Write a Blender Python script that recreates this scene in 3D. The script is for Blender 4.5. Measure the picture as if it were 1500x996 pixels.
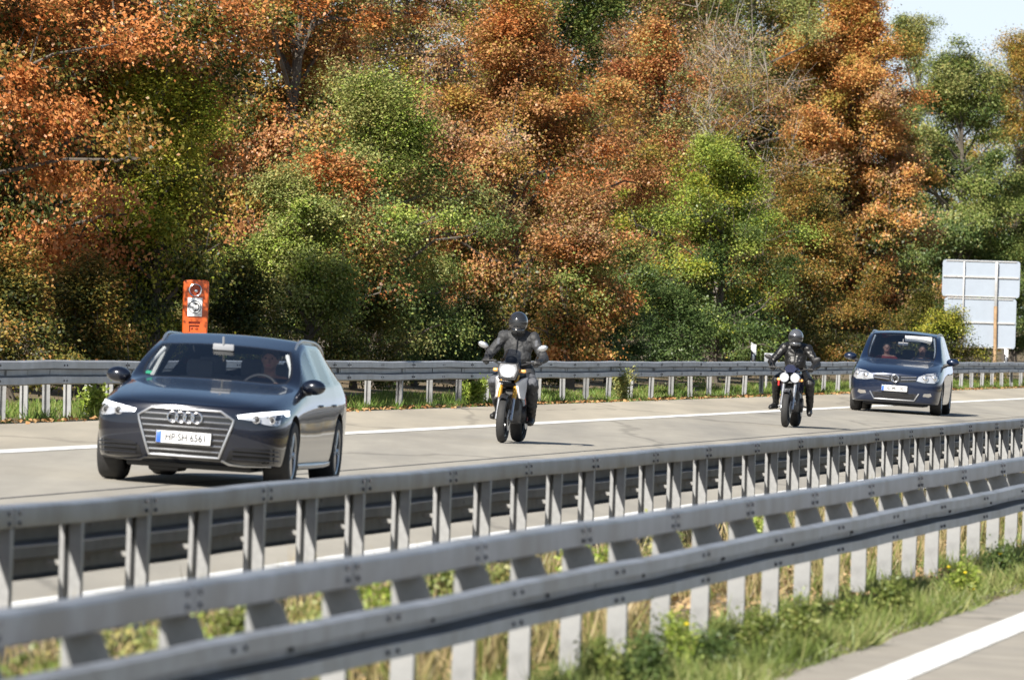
import bpy, bmesh, math, random
import numpy as np
from mathutils import Vector, Matrix
from mathutils.bvhtree import BVHTree

for _o in list(bpy.data.objects): bpy.data.objects.remove(_o)
SC = bpy.context.scene
COL = SC.collection
R = math.radians

# ------------------------------------------------------------------ camera
FPX, CX, CY = 11500.0, 750.0, 498.0            # focal length in pixels of the 1500 px wide photograph
PITCH, ROLL, CAMZ = 0.00179, 0.0313, 2.0
CAM = Vector((0, 0, CAMZ))
FWD = Vector((0, math.cos(PITCH), -math.sin(PITCH)))
_up0 = Vector((0, math.sin(PITCH), math.cos(PITCH))); _rt0 = Vector((1, 0, 0))
RIGHT = _rt0*math.cos(ROLL)+_up0*math.sin(ROLL)
UP = -_rt0*math.sin(ROLL)+_up0*math.cos(ROLL)
cd = bpy.data.cameras.new('camera'); cam = bpy.data.objects.new('camera', cd); COL.objects.link(cam)
cd.sensor_width = 36; cd.lens = 36*FPX/1500; cd.clip_start = .5; cd.clip_end = 9000
cam.matrix_world = Matrix(((RIGHT.x, UP.x, -FWD.x, 0), (RIGHT.y, UP.y, -FWD.y, 0), (RIGHT.z, UP.z, -FWD.z, CAMZ), (0, 0, 0, 1)))
cd.dof.use_dof = True; cd.dof.focus_distance = 124; cd.dof.aperture_fstop = 6.6; cd.dof.aperture_blades = 7
SC.camera = cam

# ------------------------------------------------------------------ light
SUN_EL = R(37); SUN_AZ = math.atan2(-.42, -.907)   # direction towards the sun, behind the camera and to its left
w = bpy.data.worlds.new('World'); SC.world = w; w.use_nodes = True
nt = w.node_tree; nt.nodes.clear()
sky = nt.nodes.new('ShaderNodeTexSky'); sky.sky_type = 'NISHITA'; sky.sun_disc = False
sky.sun_elevation = SUN_EL; sky.sun_rotation = SUN_AZ; sky.air_density = 1.0; sky.dust_density = .8; sky.ozone_density = 1.0
bg = nt.nodes.new('ShaderNodeBackground'); bg.inputs[1].default_value = .06
out = nt.nodes.new('ShaderNodeOutputWorld'); 
# thin pale haze lying along the horizon
tcw = nt.nodes.new('ShaderNodeTexCoord'); sx = nt.nodes.new('ShaderNodeSeparateXYZ'); mrw = nt.nodes.new('ShaderNodeMapRange'); mrw.interpolation_type = 'SMOOTHSTEP'
mrw.inputs[1].default_value = .0; mrw.inputs[2].default_value = .12; mrw.inputs[3].default_value = 1; mrw.inputs[4].default_value = 0
mxw = nt.nodes.new('ShaderNodeMix'); mxw.data_type = 'RGBA'; mxw.inputs[7].default_value = (8.4, 9.7, 11.6, 1)
nt.links.new(tcw.outputs['Generated'], sx.inputs[0]); nt.links.new(sx.outputs[2], mrw.inputs[0]); nt.links.new(mrw.outputs[0], mxw.inputs[0]); nt.links.new(sky.outputs[0], mxw.inputs[6]); nt.links.new(mxw.outputs[2], bg.inputs[0])
nt.links.new(bg.outputs[0], out.inputs[0])
sd = bpy.data.lights.new('sun', 'SUN'); sd.energy = 5.0; sd.angle = R(.53); sd.color = (1, .94, .84)
sun = bpy.data.objects.new('sun', sd); COL.objects.link(sun)
_s = Vector((math.sin(SUN_AZ)*math.cos(SUN_EL), math.cos(SUN_AZ)*math.cos(SUN_EL), math.sin(SUN_EL)))
sun.rotation_euler = _s.to_track_quat('Z', 'Y').to_euler()
SC.view_settings.view_transform = 'Standard'; SC.view_settings.look = 'None'; SC.view_settings.gamma = 1
SC.view_settings.exposure = 0.84; SC.view_settings.use_curve_mapping = False
SC.cycles.max_bounces = 6; SC.cycles.transparent_max_bounces = 12; SC.cycles.diffuse_bounces = 3

# ------------------------------------------------------------------ road frame
def croad(y): return .149*y+3e-5*((y-93)**2-8649)
def cslope(y): return .149+6e-5*(y-93)
_PU = [-3000, -400, -70, -32, -23, -20.6, -20.0, -17.33, -12.5, -10.2, -9.6, -9.0, -6, -5.0, 0, 8, 60, 3000]
_PZ = [9, 6, 2.6, 1.15, .74, .63, .62, .51, .337, .12, .03, 0, 0, 0, -.1, -.3, -.9, -6]
def gz(u): return float(np.interp(u, _PU, _PZ))
def W(u, y, z=0.): return Vector((u+croad(y), y, gz(u)+z))
def ray_dir(px, py): return FWD+RIGHT*((px-CX)/FPX)+UP*((CY-py)/FPX)
def pix(px, py, d): return CAM+ray_dir(px, py)*d
def ground_at(px, py):                            # where the road surface lies on the line through a pixel
    d = 100.; v = ray_dir(px, py)
    for _ in range(60):
        p = CAM+v*d; z = gz(p.x-croad(p.y)); d += .5*((z-CAMZ)/v.z-d)
    return CAM+v*d
def along(px, u):                                 # distance at which a line at lateral offset u crosses a picture column
    lo, hi = 15., 900.
    k = (px-CX)/FPX
    for _ in range(60):
        m = .5*(lo+hi)
        if u+croad(m) < k*m: lo = m
        else: hi = m
    return lo

# ------------------------------------------------------------------ naming helpers
def props(o, label=None, cat=None, group=None, kind=None):
    if label: o['label'] = label
    if cat: o['category'] = cat
    if group: o['group'] = group
    if kind: o['kind'] = kind
    return o
def empty(name, loc=(0, 0, 0), label=None, cat=None, group=None):
    o = bpy.data.objects.new(name, None); COL.objects.link(o); o.location = loc; o.empty_display_size = .2
    return props(o, label, cat, group)
def link_mesh(name, me, parent=None):
    o = bpy.data.objects.new(name, me); COL.objects.link(o)
    if parent is not None: o.parent = parent
    return o

# ------------------------------------------------------------------ mesh builder
class MB:
    def __init__(s): s.v = []; s.f = []; s.m = []; s.M = Matrix.Identity(4)
    def add(s, vs, fs, mat=0):
        b = len(s.v); s.v += [tuple(s.M @ Vector(p)) for p in vs]
        s.f += [tuple(b+i for i in f) for f in fs]; s.m += [mat]*len(fs); return s
    def box(s, c, size, mat=0, rot=None, taper=1., bev=0.):
        hx, hy, hz = [a/2 for a in size]; t = taper
        if bev > 0:
            bv = min(bev, hx*.9, hy*.9, hz*.9); pts = []
            bm = bmesh.new(); bmesh.ops.create_cube(bm, size=1)
            for v in bm.verts:
                v.co = Vector((v.co.x*size[0]*(t if v.co.z > 0 else 1), v.co.y*size[1]*(t if v.co.z > 0 else 1), v.co.z*size[2]))
            bmesh.ops.bevel(bm, geom=bm.edges[:], offset=bv, segments=2, affect='EDGES', profile=.5)
            bm.verts.index_update(); pts = [v.co.copy() for v in bm.verts]; fs = [[v.index for v in f.verts] for f in bm.faces]; bm.free()
        else:
            pts = [Vector(p) for p in ((-hx, -hy, -hz), (hx, -hy, -hz), (hx, hy, -hz), (-hx, hy, -hz), (-hx*t, -hy*t, hz), (hx*t, -hy*t, hz), (hx*t, hy*t, hz), (-hx*t, hy*t, hz))]
            fs = [(0, 3, 2, 1), (4, 5, 6, 7), (0, 1, 5, 4), (1, 2, 6, 5), (2, 3, 7, 6), (3, 0, 4, 7)]
        if rot is not None: pts = [rot @ p for p in pts]
        return s.add([p+Vector(c) for p in pts], fs, mat)
    def tube(s, pts, rad, n=8, mat=0, cap=True, flat=None):
        pts = [Vector(p) for p in pts]
        if not hasattr(rad, '__len__'): rad = [rad]*len(pts)
        vs = []; fs = []; prev = None
        for i, p in enumerate(pts):
            t = (pts[min(i+1, len(pts)-1)]-pts[max(i-1, 0)]).normalized()
            if prev is None:
                a = Vector((0, 0, 1)) if abs(t.z) < .9 else Vector((1, 0, 0)); x = t.cross(a).normalized()
            else: x = (prev-t*prev.dot(t)).normalized()
            prev = x; y = t.cross(x)
            for k in range(n):
                a = 2*math.pi*k/n; q = x*math.cos(a)+y*math.sin(a)*(flat or 1)
                vs.append(p+q*rad[i])
        for i in range(len(pts)-1):
            for k in range(n):
                k2 = (k+1) % n; fs.append((i*n+k, i*n+k2, (i+1)*n+k2, (i+1)*n+k))
        if cap: fs.append(tuple(range(n))[::-1]); fs.append(tuple((len(pts)-1)*n+k for k in range(n)))
        return s.add(vs, fs, mat)
    def ring(s, c, r, rad, axis='Y', n=24, m=6, mat=0):
        vs = []; fs = []; c = Vector(c)
        for i in range(n):
            a = 2*math.pi*i/n
            for k in range(m):
                b = 2*math.pi*k/m; rr = r+rad*math.cos(b); h = rad*math.sin(b)
                q = {'Y': (rr*math.cos(a), h, rr*math.sin(a)), 'X': (h, rr*math.cos(a), rr*math.sin(a)), 'Z': (rr*math.cos(a), rr*math.sin(a), h)}[axis]
                vs.append(c+Vector(q))
        for i in range(n):
            for k in range(m):
                fs.append((i*m+k, ((i+1) % n)*m+k, ((i+1) % n)*m+(k+1) % m, i*m+(k+1) % m))
        return s.add(vs, fs, mat)
    def lathe(s, prof, c=(0, 0, 0), axis='X', n=28, mat=0, close=False):
        vs = []; fs = []; c = Vector(c); m = len(prof)
        for i in range(n):
            a = 2*math.pi*i/n; ca, sa = math.cos(a), math.sin(a)
            for r, h in prof:
                q = {'X': (h, r*ca, r*sa), 'Y': (r*ca, h, r*sa), 'Z': (r*ca, r*sa, h)}[axis]
                vs.append(c+Vector(q))
        for i in range(n):
            j = (i+1) % n
            for k in range(m if close else m-1):
                k2 = (k+1) % m; fs.append((i*m+k, j*m+k, j*m+k2, i*m+k2))
        return s.add(vs, fs, mat)
    def ball(s, c, r, n=14, m=9, mat=0, rot=None):
        if not hasattr(r, '__len__'): r = (r, r, r)
        vs = []; fs = []; c = Vector(c)
        for i in range(m+1):
            t = math.pi*i/m
            for k in range(n):
                a = 2*math.pi*k/n
                q = Vector((r[0]*math.sin(t)*math.cos(a), r[1]*math.sin(t)*math.sin(a), r[2]*math.cos(t)))
                vs.append(c+(rot @ q if rot is not None else q))
        for i in range(m):
            for k in range(n):
                k2 = (k+1) % n; fs.append((i*n+k, (i+1)*n+k, (i+1)*n+k2, i*n+k2))
        return s.add(vs, fs, mat)
    def prism(s, poly, y0, y1, mat=0, plane='XZ'):       # outline extruded along the third axis
        n = len(poly)
        def P(a, b, h): return {'XZ': (a, h, b), 'YZ': (h, a, b), 'XY': (a, b, h)}[plane]
        vs = [P(a, b, y0) for a, b in poly]+[P(a, b, y1) for a, b in poly]
        fs = [tuple(range(n)), tuple(range(2*n-1, n-1, -1))]+[(i, n+i, n+(i+1) % n, (i+1) % n) for i in range(n)]
        return s.add(vs, fs, mat)
    def capsule(s, a, b, ra, rb, n=12, mat=0):
        a, b = Vector(a), Vector(b); t = (b-a).normalized(); pts = []; rr = []
        for k in range(5):
            q = math.pi/2*k/4; pts.append(a-t*ra*math.cos(q)*.999); rr.append(max(ra*math.sin(q), ra*.04))
        for k in range(5):
            q = math.pi/2*k/4; pts.append(b+t*rb*math.sin(q)*.999); rr.append(max(rb*math.cos(q), rb*.04))
        return s.tube(pts, rr, n, mat)
    def mesh(s, name, mats, smooth=True, angle=None):
        me = bpy.data.meshes.new(name); me.from_pydata(s.v, [], s.f)
        bm = bmesh.new(); bm.from_mesh(me); bmesh.ops.recalc_face_normals(bm, faces=bm.faces[:]); bm.to_mesh(me); bm.free()
        for m in (mats if isinstance(mats, (list, tuple)) else [mats]): me.materials.append(m)
        me.polygons.foreach_set('material_index', s.m)
        if smooth:
            me.polygons.foreach_set('use_smooth', [True]*len(me.polygons))
            me.set_sharp_from_angle(angle=R(angle if angle is not None else 38))
        me.update(); return me
    def build(s, name, mats, parent=None, smooth=True, angle=None):
        return link_mesh(name, s.mesh(name, mats, smooth, angle), parent)

def evaluated(o, keep=False):                       # the mesh of an object with its modifiers applied
    dg = bpy.context.evaluated_depsgraph_get(); dg.update()
    me = bpy.data.meshes.new_from_object(o.evaluated_get(dg), preserve_all_data_layers=True, depsgraph=dg)
    if not keep: bpy.data.objects.remove(o)
    return me

def text_mb(txt, size, depth=.002, xscale=1.):
    cu = bpy.data.curves.new('t', 'FONT'); cu.body = txt; cu.size = size; cu.align_x = 'CENTER'; cu.align_y = 'CENTER'; cu.extrude = depth; cu.offset = size*.018; cu.resolution_u = 3
    o = bpy.data.objects.new('t', cu); COL.objects.link(o); me = evaluated(o)
    mb = MB(); mb.add([(v.co.x*xscale, v.co.y, v.co.z) for v in me.vertices], [tuple(p.vertices) for p in me.polygons])
    bpy.data.meshes.remove(me); return mb
# ------------------------------------------------------------------ materials
def nodes(name):
    m = bpy.data.materials.new(name); m.use_nodes = True; t = m.node_tree; b = t.nodes['Principled BSDF']; return m, t, b
def mat(name, col, rough=.5, metal=0., coat=0., var=0., scale=8., bump=0., bscale=60., spec=.5, dirt=None, dirt_amt=.0, stretch=None):
    m, t, b = nodes(name)
    b.inputs['Roughness'].default_value = rough; b.inputs['Metallic'].default_value = metal; b.inputs['Coat Weight'].default_value = coat
    b.inputs['Coat Roughness'].default_value = .04; b.inputs['Specular IOR Level'].default_value = spec
    b.inputs['Base Color'].default_value = (*col, 1)
    tc = t.nodes.new('ShaderNodeTexCoord'); vec = tc.outputs['Object']
    if stretch:
        mp = t.nodes.new('ShaderNodeMapping'); mp.inputs['Scale'].default_value = stretch; t.links.new(vec, mp.inputs[0]); vec = mp.outputs[0]
    if var > 0 or dirt:
        n = t.nodes.new('ShaderNodeTexNoise'); n.inputs['Scale'].default_value = scale; n.inputs['Detail'].default_value = 6; n.inputs['Roughness'].default_value = .65
        t.links.new(vec, n.inputs['Vector'])
        r = t.nodes.new('ShaderNodeValToRGB'); lo = tuple(c*(1-var) for c in col); hi = tuple(min(1, c*(1+var)) for c in col)
        r.color_ramp.elements[0].color = (*lo, 1); r.color_ramp.elements[1].color = (*hi, 1)
        r.color_ramp.elements[0].position = .3; r.color_ramp.elements[1].position = .7
        t.links.new(n.outputs[0], r.inputs[0]); last = r.outputs[0]
        if dirt:
            n2 = t.nodes.new('ShaderNodeTexNoise'); n2.inputs['Scale'].default_value = scale*.37; n2.inputs['Detail'].default_value = 8
            t.links.new(vec, n2.inputs['Vector'])
            r2 = t.nodes.new('ShaderNodeValToRGB'); r2.color_ramp.elements[0].position = .48; r2.color_ramp.elements[1].position = .68
            r2.color_ramp.elements[1].color = (dirt_amt,)*3+(1,)
            r2.color_ramp.elements[0].color = (0, 0, 0, 1)
            mx = t.nodes.new('ShaderNodeMix'); mx.data_type = 'RGBA'; mx.inputs[7].default_value = (*dirt, 1)
            t.links.new(n2.outputs[0], r2.inputs[0]); t.links.new(r2.outputs[0], mx.inputs[0]); t.links.new(last, mx.inputs[6]); last = mx.outputs[2]
        t.links.new(last, b.inputs['Base Color'])
    if bump > 0:
        n3 = t.nodes.new('ShaderNodeTexNoise'); n3.inputs['Scale'].default_value = bscale; n3.inputs['Detail'].default_value = 5
        t.links.new(vec, n3.inputs['Vector'])
        bp = t.nodes.new('ShaderNodeBump'); bp.inputs['Strength'].default_value = bump; bp.inputs['Distance'].default_value = .02
        t.links.new(n3.outputs[0], bp.inputs['Height']); t.links.new(bp.outputs[0], b.inputs['Normal'])
    return m
def road_wear(m, seed, cell, dark):
    # hairline cracks sealed with tar and faint darker wheel tracks, worked into the surface colour
    t = m.node_tree; b = t.nodes['Principled BSDF']; lk = b.inputs['Base Color'].links[0].from_socket
    tc = t.nodes.new('ShaderNodeTexCoord'); mp = t.nodes.new('ShaderNodeMapping'); mp.inputs['Rotation'].default_value = (0, 0, .149); mp.inputs['Scale'].default_value = (1, .22, 1); mp.inputs['Location'].default_value = (seed, seed*3, 0)
    nz = t.nodes.new('ShaderNodeTexNoise'); nz.inputs['Scale'].default_value = 1.3; nz.inputs['Detail'].default_value = 4
    ad = t.nodes.new('ShaderNodeVectorMath'); ad.operation = 'ADD'; vo = t.nodes.new('ShaderNodeTexVoronoi'); vo.feature = 'DISTANCE_TO_EDGE'; vo.inputs['Scale'].default_value = cell
    r = t.nodes.new('ShaderNodeValToRGB'); r.color_ramp.elements[0].position = .004; r.color_ramp.elements[1].position = .016; r.color_ramp.elements[0].color = (dark, dark, dark, 1); r.color_ramp.elements[1].color = (1, 1, 1, 1)
    n2 = t.nodes.new('ShaderNodeTexNoise'); n2.inputs['Scale'].default_value = .5; n2.inputs['Detail'].default_value = 5
    r2 = t.nodes.new('ShaderNodeValToRGB'); r2.color_ramp.elements[0].position = .35; r2.color_ramp.elements[1].position = .62; r2.color_ramp.elements[0].color = (.84, .84, .85, 1); r2.color_ramp.elements[1].color = (1, 1, 1, 1)
    x1 = t.nodes.new('ShaderNodeMix'); x1.data_type = 'RGBA'; x1.blend_type = 'MULTIPLY'; x1.inputs[0].default_value = 1; x2 = t.nodes.new('ShaderNodeMix'); x2.data_type = 'RGBA'; x2.blend_type = 'MULTIPLY'; x2.inputs[0].default_value = 1
    L = t.links.new; L(tc.outputs['Object'], mp.inputs[0]); L(mp.outputs[0], nz.inputs['Vector']); L(mp.outputs[0], ad.inputs[0]); L(nz.outputs[1], ad.inputs[1]); L(ad.outputs[0], vo.inputs['Vector']); L(vo.outputs['Distance'], r.inputs[0])
    mp2 = t.nodes.new('ShaderNodeMapping'); mp2.inputs['Rotation'].default_value = (0, 0, .149); mp2.inputs['Scale'].default_value = (1.6, .03, 1); L(tc.outputs['Object'], mp2.inputs[0]); L(mp2.outputs[0], n2.inputs['Vector']); L(n2.outputs[0], r2.inputs[0])
    L(lk, x1.inputs[6]); L(r.outputs[0], x1.inputs[7]); L(x1.outputs[2], x2.inputs[6]); L(r2.outputs[0], x2.inputs[7]); L(x2.outputs[2], b.inputs['Base Color'])
def emit(name, col, s, base=(.8, .8, .8)):
    m, t, b = nodes(name); b.inputs['Base Color'].default_value = (*base, 1); b.inputs['Roughness'].default_value = .2
    b.inputs['Emission Color'].default_value = (*col, 1); b.inputs['Emission Strength'].default_value = s; return m
def glass(name, tint, rough=.02, refl=1., ior=1.5):
    m = bpy.data.materials.new(name); m.use_nodes = True; t = m.node_tree; t.nodes.clear()
    o = t.nodes.new('ShaderNodeOutputMaterial'); tr = t.nodes.new('ShaderNodeBsdfTransparent'); tr.inputs[0].default_value = (*tint, 1)
    gl = t.nodes.new('ShaderNodeBsdfGlossy'); gl.inputs['Roughness'].default_value = rough; gl.inputs[0].default_value = (refl, refl, refl, 1)
    lw = t.nodes.new('ShaderNodeLayerWeight'); pw = t.nodes.new('ShaderNodeMath'); pw.operation = 'POWER'; pw.inputs[1].default_value = 5; lw.inputs['Blend'].default_value = .5
    fr = t.nodes.new('ShaderNodeMath'); fr.operation = 'MULTIPLY_ADD'; r0 = ((ior-1)/(ior+1))**2*1.6; fr.inputs[1].default_value = 1-r0; fr.inputs[2].default_value = r0
    t.links.new(lw.outputs['Facing'], pw.inputs[0]); t.links.new(pw.outputs[0], fr.inputs[0]); mx = t.nodes.new('ShaderNodeMixShader')
    t.links.new(fr.outputs[0], mx.inputs[0]); t.links.new(tr.outputs[0], mx.inputs[1]); t.links.new(gl.outputs[0], mx.inputs[2]); t.links.new(mx.outputs[0], o.inputs[0])
    return m
def leafmat(name, cols, trans=.32):
    # every leaf is its own island: a colour of its own, drifting from one spray to the next
    m = bpy.data.materials.new(name); m.use_nodes = True; t = m.node_tree; t.nodes.clear()
    o = t.nodes.new('ShaderNodeOutputMaterial'); g = t.nodes.new('ShaderNodeNewGeometry'); tc = t.nodes.new('ShaderNodeTexCoord')
    n = t.nodes.new('ShaderNodeTexNoise'); n.inputs['Scale'].default_value = .9; n.inputs['Detail'].default_value = 3; t.links.new(tc.outputs['Object'], n.inputs['Vector'])
    ma = t.nodes.new('ShaderNodeMath'); ma.operation = 'MULTIPLY_ADD'; ma.inputs[1].default_value = .55
    mb_ = t.nodes.new('ShaderNodeMath'); mb_.operation = 'MULTIPLY_ADD'; mb_.inputs[1].default_value = 1.5; mb_.inputs[2].default_value = -.52
    t.links.new(n.outputs[0], mb_.inputs[0]); t.links.new(g.outputs['Random Per Island'], ma.inputs[0]); t.links.new(mb_.outputs[0], ma.inputs[2])
    r = t.nodes.new('ShaderNodeValToRGB'); e = r.color_ramp.elements
    while len(e) < len(cols): e.new(.5)
    for i, c in enumerate(cols): e[i].position = .05+.9*i/(len(cols)-1); e[i].color = (*c, 1)
    t.links.new(ma.outputs[0], r.inputs[0])
    d = t.nodes.new('ShaderNodeBsdfDiffuse'); tl = t.nodes.new('ShaderNodeBsdfTranslucent'); gl = t.nodes.new('ShaderNodeBsdfGlossy'); gl.inputs['Roughness'].default_value = .42
    gl.inputs[0].default_value = (1, 1, 1, 1)
    m1 = t.nodes.new('ShaderNodeMixShader'); m1.inputs[0].default_value = trans; m2 = t.nodes.new('ShaderNodeMixShader'); m2.inputs[0].default_value = .018
    for k in (d, tl): t.links.new(r.outputs[0], k.inputs[0])
    t.links.new(d.outputs[0], m1.inputs[1]); t.links.new(tl.outputs[0], m1.inputs[2]); t.links.new(m1.outputs[0], m2.inputs[1]); t.links.new(gl.outputs[0], m2.inputs[2])
    t.links.new(m2.outputs[0], o.inputs[0]); return m

M = {}
M['galv'] = mat('galvanised_steel', (.27, .285, .315), .46, .3, var=.2, scale=3, bump=.06, bscale=30, dirt=(.15, .145, .135), dirt_amt=.65)
M['galv_old'] = mat('weathered_galvanised_steel', (.32, .34, .37), .5, .25, var=.2, scale=2.2, bump=.05, bscale=20, dirt=(.2, .2, .2), dirt_amt=.4)
M['bolt'] = mat('dark_bolt', (.09, .09, .1), .6, .5)
M['post'] = mat('post_zinc', (.29, .295, .30), .5, .3, var=.2, scale=7, dirt=(.26, .24, .2), dirt_amt=.4)
M['lane'] = mat('lane_asphalt', (.36, .335, .285), .9, var=.1, scale=.9, bump=.25, bscale=90, dirt=(.2, .195, .18), dirt_amt=.4, stretch=(2.2, .35, 1))
M['shoulder'] = mat('shoulder_asphalt', (.43, .385, .305), .92, var=.1, scale=.7, bump=.25, bscale=80, dirt=(.27, .25, .21), dirt_amt=.45, stretch=(2, .3, 1))
M['nearroad'] = mat('near_asphalt', (.34, .31, .26), .9, var=.12, scale=2, bump=.3, bscale=90, dirt=(.2, .19, .17), dirt_amt=.4)
road_wear(M['lane'], 3, .16, .74); road_wear(M['shoulder'], 8, .18, .76); road_wear(M['nearroad'], 5, .3, .7)
M['paint'] = mat('road_paint', (.78, .78, .76), .7, var=.07, scale=3, dirt=(.42, .41, .37), dirt_amt=.6)
M['tar'] = mat('tar_seam', (.12, .115, .11), .8, var=.3, scale=2)
M['soil'] = mat('soil', (.17, .12, .07), 1, var=.4, scale=4, bump=.6, bscale=14, dirt=(.06, .075, .03), dirt_amt=1)
M['bark'] = mat('bark', (.10, .085, .07), .95, var=.35, scale=5, bump=.5, bscale=20)
M['bark_pale'] = mat('pale_bark', (.28, .25, .22), .9, var=.3, scale=5)
M['stem'] = mat('green_stem', (.11, .13, .05), .8, var=.2)
M['tyre'] = mat('tyre_rubber', (.022, .022, .023), .75, var=.2, scale=20)
M['blackpl'] = mat('black_plastic', (.018, .018, .02), .5)
M['gloss'] = mat('gloss_black', (.012, .012, .014), .15, coat=.6)
M['cabin'] = mat('dark_cabin_trim', (.04, .041, .046), .8)
M['seatc'] = mat('grey_seat_cloth', (.13, .13, .14), .9)
M['chrome'] = mat('chrome', (.8, .8, .82), .12, 1.)
M['silver'] = mat('silver_alloy', (.5, .51, .53), .3, .85)
M['lampcase'] = mat('lamp_reflector', (.5, .52, .56), .14, .4, coat=1.)
M['void'] = mat('intake_void', (.004, .004, .005), .7)
M['trimlight'] = mat('light_trim', (.62, .62, .6), .7)
M['mirror_grey'] = mat('mirror_case_grey', (.22, .23, .25), .6)
M['slat'] = mat('grille_slat', (.32, .33, .35), .25, .9)
M['galv_back'] = mat('shade_dark_galvanised_steel', (.10, .10, .10), .6, .3, var=.3, scale=4)  # deep shade behind the median beam put into a dark zinc colour
M['white'] = mat('white_plate', (.78, .79, .8), .4)
M['ink'] = mat('black_ink', (.015, .015, .02), .5)
M['blue'] = mat('plate_blue', (.03, .12, .55), .4)
M['sticker'] = mat('green_sticker', (.05, .38, .2), .5)
M['lens'] = glass('lamp_lens', (.92, .94, .97), .02)
M['screen'] = glass('windscreen_glass', (.88, .91, .94), .02, 1., 1.8)
M['screen_dark'] = glass('tinted_windscreen_glass', (.5, .55, .62), .02, 1., 1.9)
M['side'] = glass('side_glass', (.8, .84, .88), .02)
M['skin'] = mat('skin', (.42, .22, .15), .55, var=.06, scale=30)
M['hair'] = mat('dark_hair', (.05, .035, .025), .7)
M['leather'] = mat('black_leather', (.010, .010, .011), .44, var=.3, scale=9, bump=.3, bscale=14)
M['textile'] = mat('grey_black_textile', (.032, .033, .036), .65, var=.35, scale=8, bump=.9, bscale=13)
M['greyknee'] = mat('grey_fabric', (.085, .09, .105), .75, var=.2)
M['boot'] = mat('boot_leather', (.016, .016, .017), .45)
M['gold'] = mat('gold_anodised', (.72, .38, .06), .3, .7)
M['wpanel'] = mat('white_paint', (.78, .78, .8), .25, coat=.6)
M['red'] = mat('red_paint', (.6, .03, .03), .3, coat=.5)
M['navy'] = mat('navy_paint', (.012, .016, .05), .25, coat=.8)
M['amber'] = mat('amber_lens', (.85, .4, .12), .25)
M['engine'] = mat('engine_metal', (.1, .1, .105), .4, .8, var=.3, scale=14)
M['orange'] = mat('orange_enamel', (.52, .088, .01), .42, coat=.2, var=.07, scale=6)
M['orange_d'] = mat('orange_recess', (.30, .04, .006), .6)
M['alu'] = mat('brushed_sign_back', (.29, .335, .40), .6, .05, var=.05, scale=3)
M['polewood'] = mat('rusty_pole', (.38, .25, .14), .7, .1, var=.35, scale=6)
M['steelpole'] = mat('steel_pole', (.42, .42, .42), .5, .4, var=.15)
M['drl'] = emit('running_light', (.92, .95, 1.), 1.6)
M['beam_warm'] = emit('warm_headlamp', (1., .93, .8), 5.)
M['beam_white'] = emit('white_headlamp', (.97, .96, 1.), 4.5)
def paint(name, base, flake, metal=.35, rough=.32):
    m, t, b = nodes(name); b.inputs['Metallic'].default_value = metal; b.inputs['Roughness'].default_value = rough
    b.inputs['Coat Weight'].default_value = 1; b.inputs['Coat Roughness'].default_value = .03
    lw = t.nodes.new('ShaderNodeTexNoise'); lw.inputs['Scale'].default_value = 420; r = t.nodes.new('ShaderNodeValToRGB')
    r.color_ramp.elements[0].color = (*base, 1); r.color_ramp.elements[1].color = (*flake, 1); r.color_ramp.elements[0].position = .4; r.color_ramp.elements[1].position = .75
    t.links.new(lw.outputs[0], r.inputs[0]); t.links.new(r.outputs[0], b.inputs['Base Color']); return m
M['audi'] = paint('dark_grey_blue_metallic', (.004, .0055, .012), (.012, .017, .034), .3, .24)
M['van'] = paint('dark_blue_metallic', (.004, .010, .030), (.010, .024, .068), .3, .28)
# ------------------------------------------------------------------ ground and roads
def strip(name, us, ys, lift, m, label=None):
    vs = []; fs = []; n = len(us)
    for y in ys:
        for u in us: vs.append((u+croad(y) if abs(u) < 500 else u+croad(min(y, 600)), y, gz(u)+lift))
    for i in range(len(ys)-1):
        for j in range(n-1): fs.append((i*n+j, i*n+j+1, (i+1)*n+j+1, (i+1)*n+j))
    me = bpy.data.meshes.new(name); me.from_pydata(vs, [], fs); me.materials.append(m); me.update()
    return props(link_mesh(name, me), kind='structure')
YS = [-400, -100, -30]+list(range(0, 420, 5))+[450, 520, 600, 800, 1200, 2000, 4000]
YR = [-100, -30]+list(range(0, 420, 4))+[450, 520, 600]
strip('ground', sorted(_PU+[-45, -27, -21.5, -15, 20]), YS, -.012, M['soil'])
strip('hard_shoulder', [-20.0, -18.7, -17.2], YR, .004, M['shoulder'])
strip('oncoming_carriageway', [-17.2, -15, -12.5, -11.3, -10.2, -9.62], YR, .004, M['lane'])
strip('near_carriageway', [-5.0, -4, -2.5, 0, 4, 8], YR, .004, M['nearroad'])
strip('lane_joint', [-14.06, -14.0], YR, .007, M['tar'])
strip('shoulder_joint', [-17.24, -17.19], YR, .0075, M['tar'])
strip('edge_line', [-17.48, -17.18], YR, .009, M['paint'])
strip('inner_edge_line', [-10.38, -10.22], YR, .009, M['paint'])
strip('near_edge_line', [-4.6, -4.3], YR, .009, M['paint'])

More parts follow.
